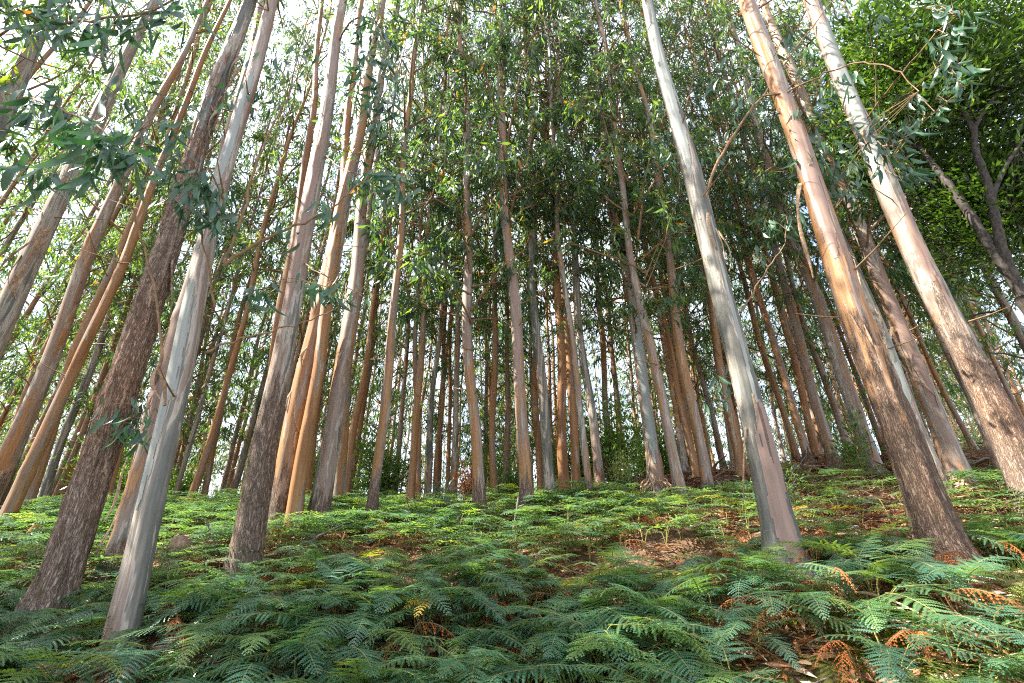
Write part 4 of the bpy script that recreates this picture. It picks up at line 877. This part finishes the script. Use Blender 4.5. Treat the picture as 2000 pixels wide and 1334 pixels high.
while len(spots) < 980 and tries < 60000:
    tries += 1
    y = g.uniform(2.95, 9.6); x = g.uniform(-1.12, 1.12) * (y + .4)
    if g.random() > fern_chance(x, y) or not clear_of_trunks(x, y): continue
    if any((x - p) ** 2 + (y - q) ** 2 < r * r for p, q, r in KEEP_CLEAR) or any((x - p) ** 2 + (y - q) ** 2 < .24 ** 2 for p, q in DEAD_GAPS): continue
    if any((x - p) ** 2 + (y - q) ** 2 < .20 ** 2 for p, q in spots): continue
    spots.append((x, y))
spots.sort(key=lambda s: s[1] + .12 * abs(s[0]))
def add_frond(parent, me, az, k, tilt):
    o = bpy.data.objects.new('frond', me); col.objects.link(o); o.parent = parent
    o.rotation_euler = (g.normal(0, .12), tilt, az); o.scale = (k, k, k)
fern_things = []
for (x, y) in spots[:300]:
    f = bpy.data.objects.new('bracken_fern', None); col.objects.link(f)
    f.location = (x, y, float(ground_z(x, y)) - .02)
    lab = fern_label(x, y); tag(f, lab, 'fern', lab.replace('fern', 'ferns', 1))
    fern_things.append(f)
    n = int(g.integers(5, 8)); a0 = g.uniform(0, 6.28)
    for i in range(n):
        az = a0 + i * 6.283 / n + g.normal(0, .45)
        if math.sin(az) > .5 and g.random() < .5: az = -az              # most fronds lean down the slope
        add_frond(f, FRONDS[int(g.integers(8))], az, g.uniform(.46, .92) * (.75 if x > 2.2 and y > 5 else 1), g.normal(.0, .20))
label_by_foot(fern_things, 'bracken fern')
# the rest of the bracken, farther up the slope: a carpet
def bracken_carpet():
    FL = []
    for i in range(5):
        m_ = frond_arrays(560 + i, 15, .030, .25, 0, True)
        FL.append((np.concatenate(m_.V), np.concatenate(m_.T), np.concatenate(m_.M)))
    VV, TT, MM, n = [], [], [], 0; tone = []
    pts = [(s, 3) for s in spots[300:]]
    tries = 0; cnt = 0
    while cnt < 560 and tries < 20000:
        tries += 1
        y = g.uniform(8.6, 14.5); x = g.uniform(-1.12, 1.0) * y
        if g.random() > fern_chance(x, y) or not clear_of_trunks(x, y): continue
        pts.append(((x, y), 3)); cnt += 1
    for (x, y), k in pts:
        z = float(ground_z(x, y)) - .02
        for _ in range(k):
            V, T, M = FL[int(g.integers(5))]
            az = g.uniform(0, 6.28); s = g.uniform(.5, 1.0); c, q = math.cos(az) * s, math.sin(az) * s
            W = np.stack([V[:, 0] * c - V[:, 1] * q + x, V[:, 0] * q + V[:, 1] * c + y, V[:, 2] * s + z], 1)
            VV.append(W); TT.append(T + n); MM.append(M); n += len(V); tone.append(np.full(len(V), g.random(), np.float32))
    mb = MB(); mb.V = VV; mb.T = TT; mb.M = MM
    me = mb.mesh('bracken_carpet', [FERN_CARPET, STALK], False)
    me.attributes.new('tone', 'FLOAT', 'POINT').data.foreach_set('value', np.concatenate(tone))
    o = link('bracken_carpet', me)
    tag(o, 'carpet of sunlit bracken running up to the centre and left trunks', 'ferns', kind='stuff')
bracken_carpet()

made = []
def place_fern(me_list, x, y, n, label, cat, name, group=None, kmin=.5, kmax=.85, tilt=.05):
    f = bpy.data.objects.new(name, None); col.objects.link(f)
    f.location = (x, y, float(ground_z(x, y)) - .02); tag(f, label, cat, group)
    made.append(f)
    for i in range(n): add_frond(f, me_list[int(g.integers(len(me_list)))], g.uniform(0, 6.28), g.uniform(kmin, kmax), g.normal(tilt, .2))
dead_spots = [(1.95, 3.95, 6, 'rust orange dead bracken on the mossy bank below the big blue grey trunk'), (1.20, 4.75, 4, 'rust brown dead bracken in a gap of the ferns below the bark heap trunk'),
              (.42, 5.05, 4, 'dead red brown bracken in the gap below the grove centre'), (-.70, 4.0, 5, 'dead brown bracken in the dark hollow at the bank front'),
              (2.15, 3.42, 3, 'pale brown dead frond hanging over the mossy bank'), (2.60, 3.45, 4, 'dead brown bracken hanging on the bank below the massive trunk'),
              (-2.2, 7.7, 4, 'bright orange dead bracken in the sunlit strip left of centre'), (1.60, 4.95, 4, 'dead orange bracken left of the big blue grey trunk foot'),
              (-.15, 4.9, 3, 'dead bracken in the fern gap nearest the picture centre'), (3.75, 5.9, 4, 'dead bracken between the two big front trunks'),
              (1.25, 9.0, 4, 'dead red bracken at the foot of the grey striped trunk'), (-5.4, 5.6, 4, 'dead red brown bracken at the left edge behind the shaggy trunk'),
              (-7.2, 7.6, 4, 'dead brown bracken under the stout twisted trunk'), (-3.6, 7.9, 3, 'dead brown bracken left of the furrowed trunk')]
dead_spots += [(x, y, 4, 'rust brown dead bracken') for x, y in DEAD_GAPS if clear_of_trunks(x, y)]
for x, y, n, lab in dead_spots: place_fern(DEAD_FRONDS, x, y, n, lab, 'dead fern', 'dead_bracken', 'patches of dead bracken')
label_by_foot([o for o in made if len(o['label'].split()) == 4], 'rust brown dead bracken')
for x, y, n, lab in [(4.35, 6.75, 3, 'yellow bracken at the lower edge of the bark litter'), (3.15, 6.7, 2, 'yellow orange bracken right of the big blue grey trunk foot'), (-.55, 4.55, 2, 'yellowing bracken frond in the front hollow')]:
    place_fern([YELLOW_FROND], x, y, n, lab, 'fern', 'yellow_bracken', 'yellowing bracken')
for x, y, n, lab in [(2.05, 4.25, 6, 'large arching bracken fern on the bank right below the torn grey foot'), (2.7, 3.85, 5, 'large arching bracken fern on the bank between the two big front trunks'),
                     (3.3, 3.8, 4, 'large arching bracken fern spreading below the massive dark trunk'), (.55, 3.75, 7, 'large pale bracken fern at the middle of the bank front, over the hollow')]:
    place_fern(FRONDS, x, y, n, lab, 'fern', 'bracken_fern', None, .8, 1.05, .0)

# ------------------------------------------------------------------ litter, bark, sticks, grass
def litter():
    g = np.random.default_rng(71); N = 30000
    y = 2.9 + 12 * g.random(N) ** 1.15; x = g.uniform(-1.1, 1.15, N) * (y + .5)
    extra = 20000
    y = np.concatenate([y, g.uniform(6.6, 14, extra)]); x = np.concatenate([x, g.uniform(2.0, 11.5, extra)]); N += extra
    z = ground_z(x, y) + g.uniform(.0, .06, N)
    P = np.stack([x, y, z], 1); a = g.uniform(0, 6.28, N)
    D = np.stack([np.cos(a), np.sin(a), g.normal(0, .22, N)], 1); S = np.stack([-np.sin(a), np.cos(a), g.normal(0, .5, N)], 1)
    L = g.uniform(.07, .22, N); mb = MB()
    mb.leaves(P, D, S, L, L * g.uniform(.15, .28, N), g.uniform(-.3, .3, N), 0, False)
    tag(link('leaf_litter', mb.mesh('leaf_litter', [LITTER])), 'dry brown and tan eucalyptus leaves scattered over the forest floor', 'leaf litter', kind='stuff')
litter()

def flat_strip(seed, L, W):
    g = np.random.default_rng(seed); n = 9; t = np.linspace(-.5, .5, n)
    x = L * t; y = .12 * L * np.sin(t * 4 + seed) ; z = .015 + .05 * L * (np.cos(t * 5 + seed) + 1) * .5
    w = W * (1 - 1.2 * np.abs(t)) * (.8 + .4 * g.random(n))
    V = np.stack([np.stack([x, y - w, z + w * .7], 1), np.stack([x, y, z], 1), np.stack([x, y + w, z + w * .7], 1)], 1).reshape(-1, 3); T = []
    for i in range(n - 1):
        q = i * 3; T += [[q, q + 1, q + 4], [q, q + 4, q + 3], [q + 1, q + 2, q + 5], [q + 1, q + 5, q + 4]]
    mb = MB(); mb.add(V, T); return mb.mesh('bark_strip', [STRIP])
STRIPS = [flat_strip(600 + i, .35 + .16 * (i % 5), .014 + .008 * (i % 3)) for i in range(8)]
g = np.random.default_rng(77)
strips = []
def strip_at(x, y, label, group, k=None, steep=.25):
    o = link('bark_strip', STRIPS[int(g.integers(8))], loc=(x, y, float(ground_z(x, y)) + g.uniform(.01, .05)), rot=(g.normal(0, .4), g.normal(0, steep), g.uniform(0, 6.28)), scale=k or g.uniform(.7, 1.7))
    tag(o, label, 'bark strip', group); strips.append(o)
for i in range(330):
    y = g.uniform(6.3, 12.5); x = g.uniform(2.6, 10.5)
    if x < .32 * y or not clear_of_trunks(x, y, .02): continue
    lab = ('shed bark strip on the litter slope between bark heap trunk and big blue grey trunk' if x / y < .5 else 'shed bark strip on the open litter slope right of the big blue grey trunk' if x / y < .85
           else 'shed bark strip on the litter slope behind the massive dark trunk')
    strip_at(x, y, lab, lab.replace('strip', 'strips', 1))
label_by_foot(strips, 'shed bark strip'); strips = []
for i in range(34):
    a = g.uniform(math.pi * .9, math.pi * 2.1); r = g.uniform(.2, .5); row = [q for q in TREES if q[0] == 'T27'][0]
    o = link('bark_strip', STRIPS[int(g.integers(8))], loc=(row[1] + math.cos(a) * r, row[2] + math.sin(a) * r, float(ground_z(row[1], row[2])) + .16 + g.uniform(-.1, .15)),
             rot=(0, g.uniform(.4, 1.1), a), scale=g.uniform(.6, 1.1))
    tag(o, 'curled bark strip heaped against the pale peeling trunk', 'bark strip', 'bark heap at the pale peeling trunk')
for i in range(44):
    y = g.uniform(3.3, 4.6); x = g.uniform(.9, 4.4)
    strip_at(x, y, 'pale curled bark scrap lying on the mossy bank', 'bark scraps on the mossy bank', g.uniform(.35, .8), .3)
label_by_foot(strips, 'pale curled bark scrap')

def stick(label, p0, p1, r, seed, name='fallen_stick', mat=None):
    g = np.random.default_rng(seed); u = np.linspace(0, 1, 9)[:, None]
    p0 = np.array(p0, float); p1 = np.array(p1, float); L = np.linalg.norm(p1 - p0)
    base = p0.copy(); p1 = p1 - p0; p0 = p0 * 0
    C = p0 + (p1 - p0) * u + g.normal(0, .012 * L, (9, 3)) * np.sin(u * 3.14)
    mb = MB(); mb.tube(C, np.linspace(r, r * .45, 9), 7)
    d = unit(p1 - p0)
    for f in (.4, .7):
        q = p0 + (p1 - p0) * f; s = unit(d + g.normal(0, .8, 3)); mb.tube([q, q + s * L * .08, q + s * L * .18], [r * .45, r * .35, r * .15], 5)
    return tag(link(name, mb.mesh(name, [mat or DEADWOOD]), loc=base), label, 'stick')
G = lambda x, y, h=0.0: (x, y, float(ground_z(x, y)) + h)
stick('grey upright broken stick just left of the blackish foot trunk', G(.02, 8.2, -.05), G(.12, 8.22, .62), .035, 1, 'broken_stick')
stick('short dark pointed stub in the ferns left of the tall straight brown trunk', G(-.82, 7.6, -.05), G(-.84, 7.6, .42), .03, 2, 'broken_stick')
stick('thin bent dead twig standing in the bright ferns left of centre', G(-1.75, 8.6, -.05), G(-2.0, 8.7, .95), .014, 3, 'dead_twig', TWIG)
stick('long grey stick leaning in the ferns left of the furrowed trunk', G(-3.5, 6.0, .25), G(-3.95, 6.3, .62), .014, 4)
stick('pale stick lying right of the furrowed trunk foot', G(-2.75, 6.1, .28), G(-2.2, 6.6, .5), .016, 5)
stick('dark fallen branch lying across the rise by the white patched trunk', G(8.6, 9.6, .1), G(10.9, 9.9, .22), .04, 6)
stick('crooked grey branch on the litter above the open slope', G(5.6, 9.6, .1), G(6.6, 10.3, .5), .022, 7)
stick('short brown log piece beside the shaggy trunk foot', G(-3.45, 5.0, .22), G(-3.1, 4.9, .26), .03, 8, 'fallen_stick', STRIP)
twigs = []
for i in range(26):
    y = g.uniform(7.2, 12); x = y * g.uniform(.4, .98); a = g.uniform(0, 6.28); L = g.uniform(.5, 1.3)
    twigs.append(stick('fallen twig among the shed bark on the litter slope', G(x, y, .04), G(x + math.cos(a) * L, y + math.sin(a) * L * .6, .07), g.uniform(.006, .014), 100 + i)); twigs[-1]['group'] = 'twigs on the litter slope'
label_by_foot(twigs, 'fallen twig'); twigs = []
for i in range(14):
    y = g.uniform(3.2, 4.2); x = g.uniform(1.0, 3.8); a = g.uniform(0, 6.28); L = g.uniform(.2, .5)
    twigs.append(stick('small dry twig lying on the mossy bank', G(x, y, .03), G(x + math.cos(a) * L, y + math.sin(a) * L * .3, .06), g.uniform(.003, .006), 200 + i)); twigs[-1]['group'] = 'twigs on the mossy bank'
label_by_foot(twigs, 'small dry twig')

def log_stub():
    p0 = np.array(G(-4.35, 6.5, .0)); mb = MB()
    C = np.array([p0, p0 + (.02, 0, .2), p0 + (.04, -.02, .36), p0 + (.05, -.02, .40)])
    mb.tube(C, [.13, .12, .11, .06], 12)
    tag(link('tree_stump', mb.mesh('tree_stump', [STRIP])), 'small orange tan stump in the sunlit ferns right of the pale leaning trunk', 'stump')
log_stub()

def grass():
    g = np.random.default_rng(81); N = 5200
    x = g.uniform(2.5, 5.5, N); y = g.uniform(2.9, 4.5, N); n = vnoise(np.stack([x * 2, y * 2, x * 0], 1), 31); k = n > .42
    x, y = x[k], y[k]; N = len(x)
    P = np.stack([x, y, ground_z(x, y) - .01], 1); D = g.normal(0, .45, (N, 3)); D[:, 2] = 1
    L = g.uniform(.06, .22, N); mb = MB(); mb.leaves(P, D, g.normal(0, 1, (N, 3)), L, np.full(N, .006), g.uniform(.1, .6, N), 0, True)
    tag(link('grass', mb.mesh('grass', [GRASS])), 'thin green grass on the bank at the lower right', 'grass', kind='stuff')
grass()
def moss():
    g = np.random.default_rng(83); N = 26000
    x = g.uniform(.8, 5.2, N); y = g.uniform(2.5, 4.1, N)
    k = (vnoise(np.stack([x * 1.6, y * 1.6, x * 0], 1), 41) + .25 * vnoise(np.stack([x * 7, y * 7, x * 0], 1), 42)) > .60
    x, y = x[k], y[k]; N = len(x)
    P = np.stack([x, y, ground_z(x, y) - .01], 1); D = g.normal(0, .6, (N, 3)); D[:, 2] = 1; D[:, 1] -= .3
    L = g.uniform(.015, .05, N); mb = MB(); mb.leaves(P, D, g.normal(0, 1, (N, 3)), L, L * .5, g.uniform(.1, .4, N), 0, False)
    tag(link('moss', mb.mesh('moss', [MOSS])), 'yellow green moss covering the bank edge below the big trunks', 'moss', kind='stuff')
MOSS = leaf_material('moss', [(0, (.07, .085, .008)), (.6, (.12, .14, .012)), (1, (.20, .19, .02))], .8, .1, .2, (1.2, 1.2, .4), 0)
moss()
